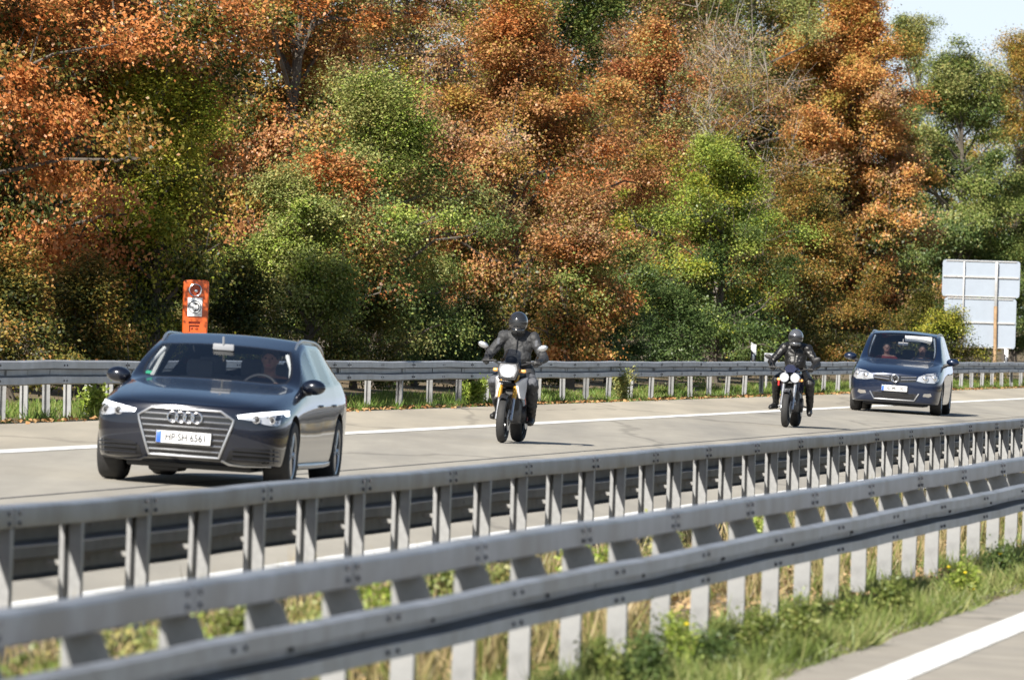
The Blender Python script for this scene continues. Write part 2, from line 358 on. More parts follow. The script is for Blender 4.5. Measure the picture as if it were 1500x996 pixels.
# ------------------------------------------------------------------ leaves and blades in bulk
def kites(name, c, ax, nr, L, Wd, m, parent=None, fold=.25):
    # one folded leaf per row: centre, long axis, normal, length, half width
    n = len(c); b = np.cross(nr, ax); L = L[:, None]; Wd = Wd[:, None]
    v = np.empty((n, 4, 3), np.float32)
    v[:, 0] = c-ax*L*.5; v[:, 1] = c-b*Wd+nr*Wd*fold-ax*L*.08; v[:, 2] = c+ax*L*.5-nr*L*.06; v[:, 3] = c+b*Wd+nr*Wd*fold-ax*L*.08
    me = bpy.data.meshes.new(name); me.vertices.add(4*n); me.vertices.foreach_set('co', v.ravel())
    me.loops.add(4*n); me.loops.foreach_set('vertex_index', np.arange(4*n, dtype=np.int32))
    me.polygons.add(n); me.polygons.foreach_set('loop_start', np.arange(0, 4*n, 4, dtype=np.int32)); me.polygons.foreach_set('loop_total', np.full(n, 4, np.int32))
    me.materials.append(m); me.update(calc_edges=True); return link_mesh(name, me, parent)
def unit(a): return a/np.maximum(np.linalg.norm(a, axis=1, keepdims=True), 1e-6)
def leaf_dirs(rng, n, up=.5, out=None):
    nr = rng.normal(size=(n, 3)); nr[:, 2] = np.abs(nr[:, 2])*.8+up
    if out is not None: nr += out*.9
    nr = unit(nr); ax = rng.normal(size=(n, 3)); ax[:, 2] -= .5
    ax = unit(ax-nr*(ax*nr).sum(1, keepdims=True)); return ax, nr

# ------------------------------------------------------------------ guard rails
def sweep(mb, prof, u0, y0, y1, org, step=3., mat=0, closed=True, jit=0.):
    ys = list(np.arange(y0, y1, step))+[y1]; n = len(prof); vs = []; fs = []
    for y in ys:
        for (a, z) in prof:
            p = Vector((u0+a+croad(y)+jit*(math.sin(y*.83+u0)+.6*math.sin(y*2.1)), y, gz(u0)+z+jit*(math.sin(y*.61+2*u0)+.7*math.sin(y*1.57+1)))); vs.append(p-org)
    for i in range(len(ys)-1):
        for k in range(n if closed else n-1):
            k2 = (k+1) % n; fs.append((i*n+k, i*n+k2, (i+1)*n+k2, (i+1)*n+k))
    if closed: fs.append(tuple(range(n))[::-1]); fs.append(tuple((len(ys)-1)*n+k for k in range(n)))
    mb.add(vs, fs, mat)
def wprof(side, z0, h=.29, d=.08, t=.006):
    o = [(-.5, .018), (-.44, d), (-.17, d), (-.10, -.05), (.10, -.05), (.17, d), (.44, d), (.5, .018)]
    a = [(side*x, z0+h*k) for k, x in o]; b = [(side*(x-t), z0+h*k) for k, x in o[::-1]]
    return a+b
def bolts(mb, u, y, z, org, side, dz=(.028, -.028), dy=(-.14, .14), r=.012, mat=1):
    for k in dz:
        for q in dy:
            p = Vector((u+croad(y+q), y+q, gz(u)+z+k))-org
            mb.box(p, (.014, .05, .022), mat)
def post_shape(mb, w, dpt, h, mat=0):
    # folded channel open towards the traffic on this side: two flanges and a recessed web
    a = w/2
    poly = [(-a, -dpt/2), (-a+.028, -dpt/2), (-a+.03, dpt*.25), (-a+.052, dpt*.25), (-a+.06, -dpt/2), (a, -dpt/2), (a, dpt/2), (-a, dpt/2)]
    mb.prism(poly, -.25, h, mat, 'XY')
def rail(name, label, u, y0, y1, posts, side, beam_side, H=.885, wz=.545, wh=.255, group=None):
    org = W(u, y0); root = empty(name, org, label, 'guard rail', group)
    rng = random.Random(int(abs(u)*10))
    mb = MB(); b = .062
    sweep(mb, [(-.07, H-.123), (.07, H-.123), (.074, H-.105), (.074, H-.012), (.062, H), (-.062, H), (-.074, H-.012), (-.074, H-.105)], u, y0, y1, org, 1., jit=.0035)
    for i, y in enumerate(posts):
        if i % 2 == 0:
            sweep(mb, [(-.0745, H-.121), (.0755, H-.121), (.0765, H-.013), (.063, H+.002), (-.063, H+.002)], u, y-.003, y+.003, org, 1., 1, jit=.0035)
            for s in (-1, 1): bolts(mb, u+s*.078, y, H-.06, org, s)
    mb.build('box_beam', [M['galv'], M['bolt']], root, angle=25)
    mb = MB(); off = beam_side*.19
    sweep(mb, wprof(beam_side, wz, wh), u+off, y0, y1, org, 1., jit=.0035)
    for i, y in enumerate(posts):
        if i % 2 == 0:
            for s in (-.31, .31): bolts(mb, u+off+beam_side*.084, y, wz+s*wh, org, s, dz=(0,))
        else: bolts(mb, u+off-beam_side*.044, y, wz, org, 1, dz=(0,), dy=(0,))
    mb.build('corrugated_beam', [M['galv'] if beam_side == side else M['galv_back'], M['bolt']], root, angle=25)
    pm = MB(); near = beam_side == side; (pm.box((0, 0, (H-.124)/2-.12), (.115, .07, H-.124+.24)) if near else post_shape(pm, .13, .085, H-.124)); pme = pm.mesh('post', [M['post']], smooth=False)
    sm = MB()                                        # sloping bracket from the post down to the corrugated beam
    if near: sm.prism([(-.057, .215), (.10, .215), (.14, .12), (.14, -.06), (-.057, -.06)], -.046, -.038, 0, 'XZ')
    else: sm.box((-.105, .02, -.06), (.09, .05, .03))
    sme = sm.mesh('bracket', [M['post']], smooth=False)
    for i, y in enumerate(posts):
        for nm, me, z in (('post', pme, 0), ('bracket', sme, wz)):
            o = link_mesh(nm, me, root); o.location = W(u, y, z)-org; o.rotation_euler = (rng.gauss(0, .006), rng.gauss(0, .006), -math.atan(cslope(y))+rng.gauss(0, .02))
U1, U2, U3 = -9.22, -6.07, -20.63
P0 = 44.1-2*8
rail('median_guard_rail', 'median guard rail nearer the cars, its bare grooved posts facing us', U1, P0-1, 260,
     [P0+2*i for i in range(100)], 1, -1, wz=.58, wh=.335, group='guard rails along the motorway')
rail('median_guard_rail', 'nearest guard rail, box beam over corrugated beam, weeds growing against its posts', U2, 22, 220,
     [24.6+2*i for i in range(95)], 1, 1, group='guard rails along the motorway')
def far_rail():
    y0, y1 = 84, 330; org = W(U3, y0)
    root = empty('roadside_guard_rail', org, 'guard rail with one corrugated beam between the hard shoulder and the wood', 'guard rail', 'guard rails along the motorway')
    mb = MB(); sweep(mb, wprof(1, .59, h=.315, d=.085), U3+.09, y0, y1, org, 2., jit=.006)
    ys = []; y = y0+.4
    while y < 330:
        ys.append(y); y += 1.333 if y < 121 else 3.05
    for i, y in enumerate(ys):
        if i % (3 if y < 121 else 1) == 0:
            q = y+.3
            for k in (-.31, .31): bolts(mb, U3+.09+.088, q, .59+k*.315, org, 1, dz=(0,), dy=(-.09, .09))
            p0, p1 = q-.006, q+.006
            sweep(mb, [(a+.004, z) for a, z in wprof(1, .59, h=.31, d=.085)], U3+.09, p0, p1, org, 1., 1, jit=.006)
    mb.build('corrugated_beam', [M['galv_old'], M['bolt']], root, angle=25)
    pm = MB(); post_shape(pm, .10, .06, .72); me = pm.mesh('post', [M['post']], smooth=False)
    r = random.Random(4)
    for y in ys[:100]:
        o = link_mesh('post', me, root); o.location = W(U3, y)-org; o.rotation_euler = (r.gauss(0, .02), r.gauss(0, .025), -.1+r.gauss(0, .12))
far_rail()
# ------------------------------------------------------------------ cars: a hull lofted from cross sections, then split along its panel lines
def hull(stations, tagf, arches, creases, sub=3, bulge=None):
    """stations: list of (y, rows) with rows = 10 x (x, z[, dy]); returns {tag: (verts, faces)} and the whole hull for fitting parts on it"""
    vs = []; fs = []; tg = []; idx = {}
    nS = len(stations)
    for i, (y, rows) in enumerate(stations):
        for j, r in enumerate(rows):
            dy = r[2] if len(r) > 2 else 0
            for s in ((0,) if j in (0, 9) else (-1, 1)):
                idx[i, j, s] = len(vs); vs.append((r[0]*s, y+dy, r[1]))
    g = lambda i, j, s: idx[i, j, 0 if j in (0, 9) else s]
    for i in range(nS-1):
        for j in range(9):
            for s in (-1, 1):
                f = (g(i, j, s), g(i, j+1, s), g(i+1, j+1, s), g(i+1, j, s))
                fs.append(f if s < 0 else f[::-1]); tg.append(tagf(i, j, s))
    for end, sg in ((0, -1), (nS-1, 1)):
        y, rows = stations[end]; cc = {}
        for j in range(2, 8):
            cc[j] = len(vs); b = (bulge or .1)*(1 if 3 <= j <= 5 else .75)
            vs.append((0, y+sg*b+(rows[j][2] if len(rows[j]) > 2 else 0), rows[j][1]))
        cc[1] = g(end, 0, 0); cc[8] = g(end, 9, 0)
        for j in range(1, 8):
            for s in (-1, 1):
                f = (g(end, j, s), cc[j], cc[j+1], g(end, j+1, s)); fs.append(f if s*sg > 0 else f[::-1]); tg.append(0)
    me = bpy.data.meshes.new('hull'); me.from_pydata(vs, [], fs); me.polygons.foreach_set('material_index', tg)
    for k in range(16): me.materials.append(M['gloss'])
    bm = bmesh.new(); bm.from_mesh(me); bmesh.ops.recalc_face_normals(bm, faces=bm.faces[:])
    cl = bm.edges.layers.float.get('crease_edge') or bm.edges.layers.float.new('crease_edge'); bm.edges.ensure_lookup_table(); bm.verts.ensure_lookup_table()
    inv = {v: k for k, v in idx.items()}
    for e in bm.edges:
        a, b = inv.get(e.verts[0].index), inv.get(e.verts[1].index)
        if a and b:
            e[cl] = creases(a, b)
    bm.to_mesh(me); bm.free()
    o = link_mesh('hull', me); md = o.modifiers.new('s', 'SUBSURF'); md.levels = md.render_levels = sub; md.boundary_smooth = 'PRESERVE_CORNERS'
    full = evaluated(o, True)
    bm = bmesh.new(); bm.from_mesh(full); bvh = BVHTree.FromBMesh(bm); bm.free()
    cut = []
    for (y, z, r, x0, x1) in arches:
        for s in (-1, 1):
            c = MB(); c.lathe([(.001, x0*s), (r, x0*s), (r, x1*s), (.001, x1*s)], (0, y, z), 'X', 48, 0)
            cm = c.mesh('c', [M['gloss']]*16, smooth=False); cm.polygons.foreach_set('material_index', [15]*len(cm.polygons))
            bmc = bmesh.new(); bmc.from_mesh(cm); bmesh.ops.remove_doubles(bmc, verts=bmc.verts[:], dist=.003); bmesh.ops.recalc_face_normals(bmc, faces=bmc.faces[:]); bmc.to_mesh(cm); bmc.free()
            co = link_mesh('c', cm); cut.append(co)
            b = o.modifiers.new('b', 'BOOLEAN'); b.object = co; b.operation = 'DIFFERENCE'; b.solver = 'EXACT'
    res = evaluated(o)
    for c in cut: bpy.data.objects.remove(c)
    groups = {}
    co = np.array([v.co[:] for v in res.vertices])
    for p in res.polygons: groups.setdefault(p.material_index, []).append(tuple(p.vertices))
    nrm = [v.normal.copy() for v in res.vertices]
    return groups, co, nrm, bvh

def panel(name, faces, co, mats, parent, seam=.0, depth=.008, seam_mat=1, push=0.):
    used = sorted({v for f in faces for v in f}); mp = {v: i for i, v in enumerate(used)}
    me = bpy.data.meshes.new(name); me.from_pydata([tuple(co[v]) for v in used], [], [tuple(mp[v] for v in f) for f in faces])
    for m in mats: me.materials.append(m)
    me.polygons.foreach_set('use_smooth', [True]*len(me.polygons))
    bm = bmesh.new(); bm.from_mesh(me)
    if seam > 0:
        r = bmesh.ops.inset_region(bm, faces=bm.faces[:], thickness=seam, depth=0, use_boundary=True, use_even_offset=True)
        for f in r['faces']: f.material_index = seam_mat
    bm.to_mesh(me); bm.free(); me.set_sharp_from_angle(angle=R(40)); me.update()
    return link_mesh(name, me, parent)

def fit(bvh, axis, poly, off, cell=.04, depth=.02, hint=1):
    """lay an outline drawn in front view (x,z) or side view (y,z) on the hull; a thin shell standing off by off"""
    bm = bmesh.new(); f = bm.faces.new([bm.verts.new((a, b, 0)) for a, b in poly]); 
    xs = [p[0] for p in poly]; zs = [p[1] for p in poly]
    for lo, hi, no in ((min(xs), max(xs), (1, 0, 0)), (min(zs), max(zs), (0, 1, 0))):
        k = max(1, int((hi-lo)/cell))
        for i in range(1, k):
            q = lo+(hi-lo)*i/k
            bmesh.ops.bisect_plane(bm, geom=bm.verts[:]+bm.edges[:]+bm.faces[:], plane_co=(q, 0, 0) if no[0] else (0, q, 0), plane_no=no)
    bmesh.ops.triangulate(bm, faces=[f for f in bm.faces if len(f.verts) > 4])
    for v in bm.verts:
        a, b = v.co.x, v.co.y
        if axis == 'front': o_, d_ = Vector((a, -4, b)), Vector((0, 1, 0))
        else: o_, d_ = Vector((4*hint, a, b)), Vector((-hint, 0, 0))
        h = bvh.ray_cast(o_, d_)
        p = h[0] if h[0] is not None else bvh.find_nearest(Vector((a, -.7, b)) if axis == 'front' else Vector((.9*hint, a, b)))[0]
        v.co = p-d_*off
    ed = [e for e in bm.edges if e.is_boundary]
    r = bmesh.ops.extrude_edge_only(bm, edges=ed)
    dv = Vector((0, 1, 0)) if axis == 'front' else Vector((-hint, 0, 0))
    for v in r['geom']:
        if isinstance(v, bmesh.types.BMVert): v.co += dv*depth
    bmesh.ops.recalc_face_normals(bm, faces=bm.faces[:]); bm.verts.index_update()
    mb = MB(); mb.add([v.co.copy() for v in bm.verts], [[v.index for v in f.verts] for f in bm.faces]); bm.free(); return mb
def fit_pt(bvh, x, z, off):
    h = bvh.ray_cast(Vector((x, -4, z)), Vector((0, 1, 0)))
    p = h[0] if h[0] is not None else bvh.find_nearest(Vector((x, -.6, z)))[0]
    return p-Vector((0, off, 0))
def dense(poly, step=.03, closed=True):
    o = []; n = len(poly)
    for i in range(n if closed else n-1):
        a, b = Vector(poly[i]), Vector(poly[(i+1) % n]); k = max(1, int((b-a).length/step))
        o += [tuple(a.lerp(b, t/k)) for t in range(k)]
    if not closed: o.append(tuple(poly[-1]))
    return o
mir = lambda p: [(-a, b) for a, b in p][::-1]

def wheel(parent, x, y, z, r, wd, spokes, side):
    root = empty('wheel', (x, y, z)); root.parent = parent
    h = wd/2; t = MB(); t.lathe([(r*.66, -h), (r*.9, -h*1.02), (r*.975, -h*.82), (r, -h*.5), (r, h*.5), (r*.975, h*.82), (r*.9, h*1.02), (r*.66, h), (r*.62, 0)], (0, 0, 0), 'X', 40, 0, True); t.build('tyre', M['tyre'], root)
    m = MB(); o = side*h*.8
    m.lathe([(r*.66, side*h*.95), (r*.60, o), (r*.58, o*.5), (.001, o*.35)], (0, 0, 0), 'X', 36, 1)
    m.lathe([(r*.67, side*h*.97), (r*.61, side*h*.9), (r*.59, o*.7), (r*.64, o*.6)], (0, 0, 0), 'X', 36, 0, True)
    for k in range(spokes):
        a = 2*math.pi*k/spokes
        for d in (-.1, .1):
            q0 = Vector((o*.9, r*.1*math.cos(a), r*.1*math.sin(a))); q1 = Vector((o*.95, r*.6*math.cos(a+d), r*.6*math.sin(a+d)))
            m.tube([q0, q1], [.022, .016], 5, 0)
    m.lathe([(.001, o*1.02), (.05, o*1.02), (.06, o*.8)], (0, 0, 0), 'X', 16, 0)
    m.build('rim', [M['silver'], M['gloss']], root)
    return root
def plate(parent, c, wdt, txt, tilt=0, off=.0, xs=1.):
    root = empty('number_plate', c); root.parent = parent; root.rotation_euler = (tilt, 0, 0)
    b = MB(); b.box((0, 0, 0), (wdt, .012, .112), 0, bev=.004); b.box((0, .012, 0), (wdt+.02, .02, .13), 1, bev=.004); b.build('plate_board', [M['white'], M['blackpl']], root)
    b = MB(); b.box((-wdt/2+.025, -.008, 0), (.044, .006, .104), 0, bev=.002); b.build('country_strip', M['blue'], root)
    t = text_mb(txt, .098, .0015, xs); q = MB(); q.add([(v[0]+.022, -.0085-v[2], v[1]) for v in t.v], t.f); q.build('characters', M['ink'], root)
    return root
def seat(parent, x, y, z=.32):
    root = empty('seat', (x, y, z)); root.parent = parent
    b = MB(); b.box((0, 0, .07), (.5, .5, .16), bev=.05); b.box((0, .3, .38), (.48, .16, .62), rot=Matrix.Rotation(-.28, 3, 'X'), bev=.06); b.build('seat_cushions', M['seatc'], root)
    b = MB(); b.box((0, .42, .76), (.27, .11, .19), bev=.045); b.tube([(-.06, .4, .6), (-.06, .42, .72)], .01, 6); b.tube([(.06, .4, .6), (.06, .42, .72)], .01, 6); b.build('headrest', M['seatc'], root)

def mirror(parent, s, x, y, z, m, w_=.2):
    root = empty('door_mirror', (x*s, y, z)); root.parent = parent
    b = MB(); b.ball((.04*s, 0, 0), (w_*.56, .085, .075), 18, 12); b.v = [(a, max(c, -.09) if c < .02 else min(c, .035), d) for a, c, d in b.v]; b.build('mirror_housing', m, root)
    b = MB(); b.tube([(-.12*s, .02, -.085), (-.07*s, .01, -.06), (.02*s, 0, -.05)], [.04, .034, .03], 8); b.build('mirror_arm', M['blackpl'], root)
    b = MB(); b.ball((.04*s, .036, 0), (w_*.48, .008, .062), 16, 8); b.build('mirror_glass', M['chrome'], root)

def put(root, lx, ly, px, py, turn=0.):
    """stand a vehicle on the road so that its local ground point (lx,ly) falls on a pixel of the photograph"""
    g = ground_at(px, py); yaw = -math.atan(cslope(g.y))+turn; bank = math.atan(.0358)
    rot = Matrix.Rotation(yaw, 4, 'Z') @ Matrix.Rotation(bank, 4, 'Y')
    root.rotation_euler = rot.to_euler()
    root.location = g-(rot @ Vector((lx, ly, 0)))+Vector((0, 0, .006))
    return root

# ---- cross sections of the estate car (front axle at y = 0, nose towards -y)
def est():
    S = []
    S.append((-.78, [(0, .25), (.5, .25), (.66, .27), (.72, .45), (.72, .60), (.685, .70), (.62, .75), (.53, .772), (.28, .785), (0, .79)]))
    S.append((-.64, [(0, .2), (.6, .2), (.81, .235), (.86, .44), (.86, .63), (.81, .735), (.73, .79), (.60, .818), (.32, .84), (0, .845)]))
    S.append((-.40, [(0, .19), (.65, .19), (.885, .225), (.918, .45), (.912, .67), (.86, .78), (.77, .835), (.64, .858), (.33, .883), (0, .888)]))
    S.append((0., [(0, .19), (.66, .19), (.90, .22), (.93, .5), (.925, .73), (.875, .845), (.79, .893), (.66, .912), (.35, .934), (0, .938)]))
    S.append((.40, [(0, .19), (.66, .19), (.90, .22), (.93, .5), (.922, .77), (.885, .90), (.80, .94), (.68, .957), (.36, .976), (0, .982)]))
    S.append((.54, [(0, .19), (.66, .19), (.90, .22, .12), (.93, .5, .12), (.92, .785, .12), (.885, .925, .18), (.83, .962, .2), (.765, .976, .17), (.40, 1.0, .03), (0, 1.006)]))
    S.append((.93, [(0, .19), (.66, .19), (.90, .22), (.93, .5), (.92, .80), (.888, .945, .08), (.785, 1.155, .13), (.722, 1.168, .11), (.37, 1.195, .02), (0, 1.202)]))
    S.append((1.24, [(0, .19), (.66, .19), (.90, .22), (.93, .5), (.92, .815), (.888, .955), (.71, 1.295, .1), (.645, 1.313, .07), (.33, 1.337, .01), (0, 1.343)]))
    S.append((1.72, [(0, .19), (.66, .19), (.90, .22), (.932, .5), (.922, .825), (.888, .965), (.70, 1.372), (.635, 1.408), (.33, 1.433), (0, 1.439)]))
    S.append((1.80, [(0, .19), (.66, .19), (.90, .22), (.932, .5), (.922, .827), (.888, .967), (.70, 1.374), (.635, 1.410), (.33, 1.436), (0, 1.442)]))
    S.append((2.58, [(0, .19), (.66, .19), (.90, .22), (.932, .5), (.922, .84), (.882, .985), (.69, 1.362), (.625, 1.40), (.33, 1.428), (0, 1.435)]))
    S.append((2.66, [(0, .19), (.66, .19), (.90, .22), (.932, .5), (.922, .842), (.88, .987), (.688, 1.36), (.623, 1.398), (.33, 1.426), (0, 1.433)]))
    S.append((3.25, [(0, .2), (.66, .2), (.89, .23), (.925, .5), (.915, .85), (.86, 1.0), (.66, 1.32), (.595, 1.36), (.32, 1.39), (0, 1.397)]))
    S.append((3.62, [(0, .23), (.64, .23), (.86, .27), (.90, .5), (.885, .86), (.82, 1.01), (.57, 1.2), (.49, 1.24), (.28, 1.28), (0, 1.29)]))
    S.append((3.92, [(0, .28), (.6, .28), (.78, .32), (.83, .52), (.81, .84), (.75, .95), (.65, .99), (.5, 1.0), (.28, 1.005), (0, 1.01)]))
    return S
def crease_fn(wind0, wind1):
    def f(a, b):
        (i, j, s), (k, l, t) = a, b
        if j == l:
            if j in (5,) and min(i, k) >= wind0: return .55
            if j in (6, 7) and wind0 <= min(i, k) < wind1+5: return .45
            if j == 4: return .35
            if j == 2: return .5
            if j == 6 and max(i, k) <= wind0: return .3
        if i == k and i in (wind0, wind1) and min(j, l) >= 7: return .6
        return 0
    return f
def tag_est(i, j, s):
    if 5 <= i < 7 and j >= 7: return 1                       # windscreen
    if j >= 7 and 0 <= i < 5: return 2                       # bonnet
    if j == 5 and 5 <= i < 8: return 3 if s > 0 else 4       # front side glass
    if j == 5 and i == 9: return 5 if s > 0 else 6
    if j == 5 and i == 11: return 7 if s > 0 else 8
    if i == 13 and j >= 7: return 9
    if 2 <= j < 5 and 5 <= i < 8: return 10 if s > 0 else 11
    if 2 <= j < 5 and 9 <= i < 10: return 12 if s > 0 else 13
    return 0
def assemble(root, groups, co, bodym, scr='screen'):
    P = lambda nm, k, mats, par=root, seam=0.: panel(nm, groups[k], co, mats, par, seam) if k in groups else None
    body = groups.get(0, [])
    bo = panel('body', body, co, [bodym, M['blackpl']], root)
    for s in (-1, 1):
        for lo, hi in ((-2, 1.4), (1.4, 9)):
            q = [f for f in groups.get(15, []) if co[f[0]][0]*s > 0 and lo < co[f[0]][1] < hi]
            if q: panel('wheel_arch_liner', q, co, [M['blackpl']], root)
    P('windscreen', 1, [M[scr], M['gloss']], seam=.022)
    P('bonnet', 2, [bodym, M['gloss']], seam=.009)
    for k in (3, 4): P('side_window', k, [M['side'], M['gloss']], seam=.02)
    for k in (5, 6): P('side_window', k, [M['side'], M['gloss']], seam=.02)
    for k in (7, 8): P('side_window', k, [M['side'], M['gloss']], seam=.02)
    P('rear_window', 9, [M['side'], M['gloss']], seam=.03)
    ds = [P('door', k, [bodym, M['gloss']], seam=.009) for k in (10, 11, 12, 13)]
    return ds
def handles(ds, co_y, x, z, m):
    for d, (y, s) in zip(ds, co_y):
        if d is None: continue
        b = MB(); b.tube([(s*x, y-.1, z), (s*(x+.022), y-.06, z), (s*(x+.022), y+.06, z), (s*x, y+.1, z)], .013, 8); b.box((s*(x-.012), y, z), (.02, .13, .055), 1, bev=.008); b.build('door_handle', [m, M['gloss']], d)

def roof_rail(root, bvh, s, x, y0, y1):
    pts = []; n = 14
    for i in range(n+1):
        y = y0+(y1-y0)*i/n; h = bvh.ray_cast(Vector((s*x, y, 4)), Vector((0, 0, -1)))[0]
        pts.append(Vector((s*x, y, (h.z if h else 1.4)+(-.012 if i in (0, n) else .022 if i in (1, n-1) else .022))))
    rr = MB(); rr.tube(pts, [.011]+[.013]*(n-1)+[.011], 8); rr.build('roof_rail', M['silver'], root)
def estate_car():
    root = empty('estate_car', (0, 0, 0), 'dark grey-blue estate car, nearest vehicle, with lit white running lights', 'car', 'vehicles on the oncoming carriageway')
    rw = .338
    groups, co, nrm, bvh = hull(est(), tag_est, [(0, rw, .385, .64, 1.1), (2.91, rw, .385, .64, 1.1)], crease_fn(5, 7), 3, .14)
    ds = assemble(root, groups, co, M['audi'])
    handles(ds, [(1.62, 1), (1.62, -1), (2.5, 1), (2.5, -1)], .915, .80, M['audi'])
    for y in (0, 2.91):
        for s in (-1, 1): wheel(root, s*.80, y, rw, rw, .245, 5, s)
    # grille
    gro = [(-.33, .725), (.33, .725), (.455, .65), (.445, .60), (.335, .285), (-.335, .285), (-.445, .60), (-.455, .65)]
    g = fit(bvh, 'front', gro, .004).build('grille', M['gloss'], root)
    fr = MB(); pts = [fit_pt(bvh, a, b, .014) for a, b in dense(gro)]; fr.tube(pts+pts[:2], .013, 8, cap=False); fr.build('grille_frame', M['silver'], g)
    sl = MB()
    for k in range(7):
        z = .335+k*.056; hw = min(.425, .335+(z-.285)/.32*.11)-.015 if z < .6 else .43-(z-.65)*1.2 if z > .65 else .43
        ln = dense([(-hw, z), (hw, z)], .05, False); a = [fit_pt(bvh, p, q, .008) for p, q in ln]
        sl.tube(a, .0105, 6)
    sl.build('grille_slats', M['slat'], g)
    b = MB()
    for k in range(4):
        p = fit_pt(bvh, 0, .645, .035); b.ring((-.115+.0765*k, p.y, .648), .049, .009, 'Y', 28, 8)
    b.build('ring_emblem', M['chrome'], g)
    p = fit_pt(bvh, 0, .455, .03); plate(root, (0, p.y-.005, .455), .52, 'HP·SH 6561', -.05, xs=.82)
    for s in (1, -1):
        hl = [(.485, .70), (.60, .722), (.75, .747), (.885, .765), (.90, .70), (.89, .655), (.84, .618), (.74, .628), (.66, .655), (.52, .665)]
        dr = [(.482, .702), (.60, .724), (.75, .749), (.885, .768), (.902, .715), (.885, .712), (.868, .735), (.74, .712), (.60, .688), (.50, .668)]
        q = hl if s > 0 else mir(hl)
        h = fit(bvh, 'front', q, .006).build('headlight', M['lampcase'], root)
        fit(bvh, 'front', [(a*s, b_) for a, b_ in dr][::s], .012, .03).build('running_light', M['drl'], h)
        lb = MB()
        for cx in (.66, .79):
            p = fit_pt(bvh, s*cx, .668, .012); lb.ring((s*cx, p.y, .672), .034, .007, 'Y', 20, 6); lb.ball((s*cx, p.y+.012, .672), (.028, .012, .028), mat=1)
        lb.build('lamp_lens', [M['chrome'], M['blackpl']], h)
        li = [(.40, .255), (.43, .36), (.50, .392), (.87, .40), (.87, .27), (.56, .235)]
        i_ = fit(bvh, 'front', li if s > 0 else mir(li), .003).build('air_intake', M['void'], root)
        sb = MB()
        for z in (.285, .33, .37):
            ln = dense([(s*.46, z), (s*.86, z)], .06, False); sb.tube([fit_pt(bvh, a, b_, .012) for a, b_ in ln], .008, 6)
        sb.build('intake_bars', M['gloss'], i_)
        tb = MB(); tb.tube([fit_pt(bvh, s*a, b_, .012) for a, b_ in ((.36, .262), (.42, .235), (.56, .222), (.80, .232))], [.012, .018, .012, .008], 8); tb.build('bumper_blade', M['silver'] if s > 0 else M['audi'], root)
        mirror(root, s, .915, .80, .99, M['audi'], .21)
        roof_rail(root, bvh, s, .655, 1.42, 3.35)
        sk = MB(); sk.tube([(s*.895, .42, .225), (s*.912, 1.2, .22), (s*.912, 2.0, .22), (s*.895, 2.5, .23)], .018, 8, flat=1.6); sk.build('sill_reflection_trim', M['slat'], root)  # sill skirt in silver metal, standing in for a reflection along it
        tl = fit(bvh, 'side', [(3.5, .78), (3.95, .78), (3.95, .92), (3.5, .9)], .006, hint=s).build('tail_light', M['red'], root)
    u_ = MB(); u_.box((0, .2, .19), (1.2, 1.4, .06), bev=.02); u_.box((-.25, -.2, .17), (.3, .5, .1), bev=.03); u_.build('underbody', M['blackpl'], root)
    cabin(root, .0, 0., 1., [(.725, .82, .985), (.685, 1.08, 1.14), (.605, 1.29, 1.265)])
    return root
def cabin(root, dz, dy, wide, apil):
    for s in (-1, 1):
        t = MB(); t.tube([(s*a, b_, c) for a, b_, c in apil], [.022]*len(apil), 8); t.build('pillar_trim', M['trimlight'], root)
    b = MB(); b.box((0, .78+dy, .83+dz), (1.42*wide, .5, .22), bev=.07); b.box((.37, .93+dy, .955+dz), (.4, .22, .07), bev=.03); b.build('dashboard', M['cabin'], root)
    f = MB(); f.box((0, 2.2+dy, .33+dz), (1.5, 3., .05)); 
    for s in (-1, 1): f.box((s*.80*wide, 2.0+dy, .62+dz), (.04, 2.3, .5))
    f.build('cabin_floor', M['cabin'], root)
    for s in (-1, 1): seat(root, s*.37, 1.68+dy, .32+dz)
    for s in (-1, 0, 1): seat(root, s*.42, 2.72+dy, .34+dz)
    st = empty('steering_wheel', (.37, 1.16+dy, .90+dz)); st.parent = root; st.rotation_euler = (-.42, 0, 0)
    b = MB(); b.ring((0, 0, 0), .185, .016, 'Y', 32, 8); b.ball((0, .02, 0), (.07, .03, .06)); b.box((0, .01, 0), (.36, .015, .035), bev=.005); b.box((0, .01, -.09), (.04, .015, .16), bev=.005); b.build('rim', M['blackpl'], st)
    mr = empty('interior_mirror', (0, 1.12+dy, 1.315+dz)); mr.parent = root
    b = MB(); b.box((0, 0, 0), (.21, .03, .065), bev=.022); b.tube([(0, -.01, .02), (0, -.03, .1)], .012, 6); b.build('mirror_case', M['mirror_grey'], mr)
    for s in (-1, 1):
        t = MB(); t.tube([(s*.835*wide, 1.76+dy, .9+dz), (s*.64*wide, 1.78+dy, 1.36+dz)], .035, 8); t.build('pillar_trim', M['trimlight'], root)
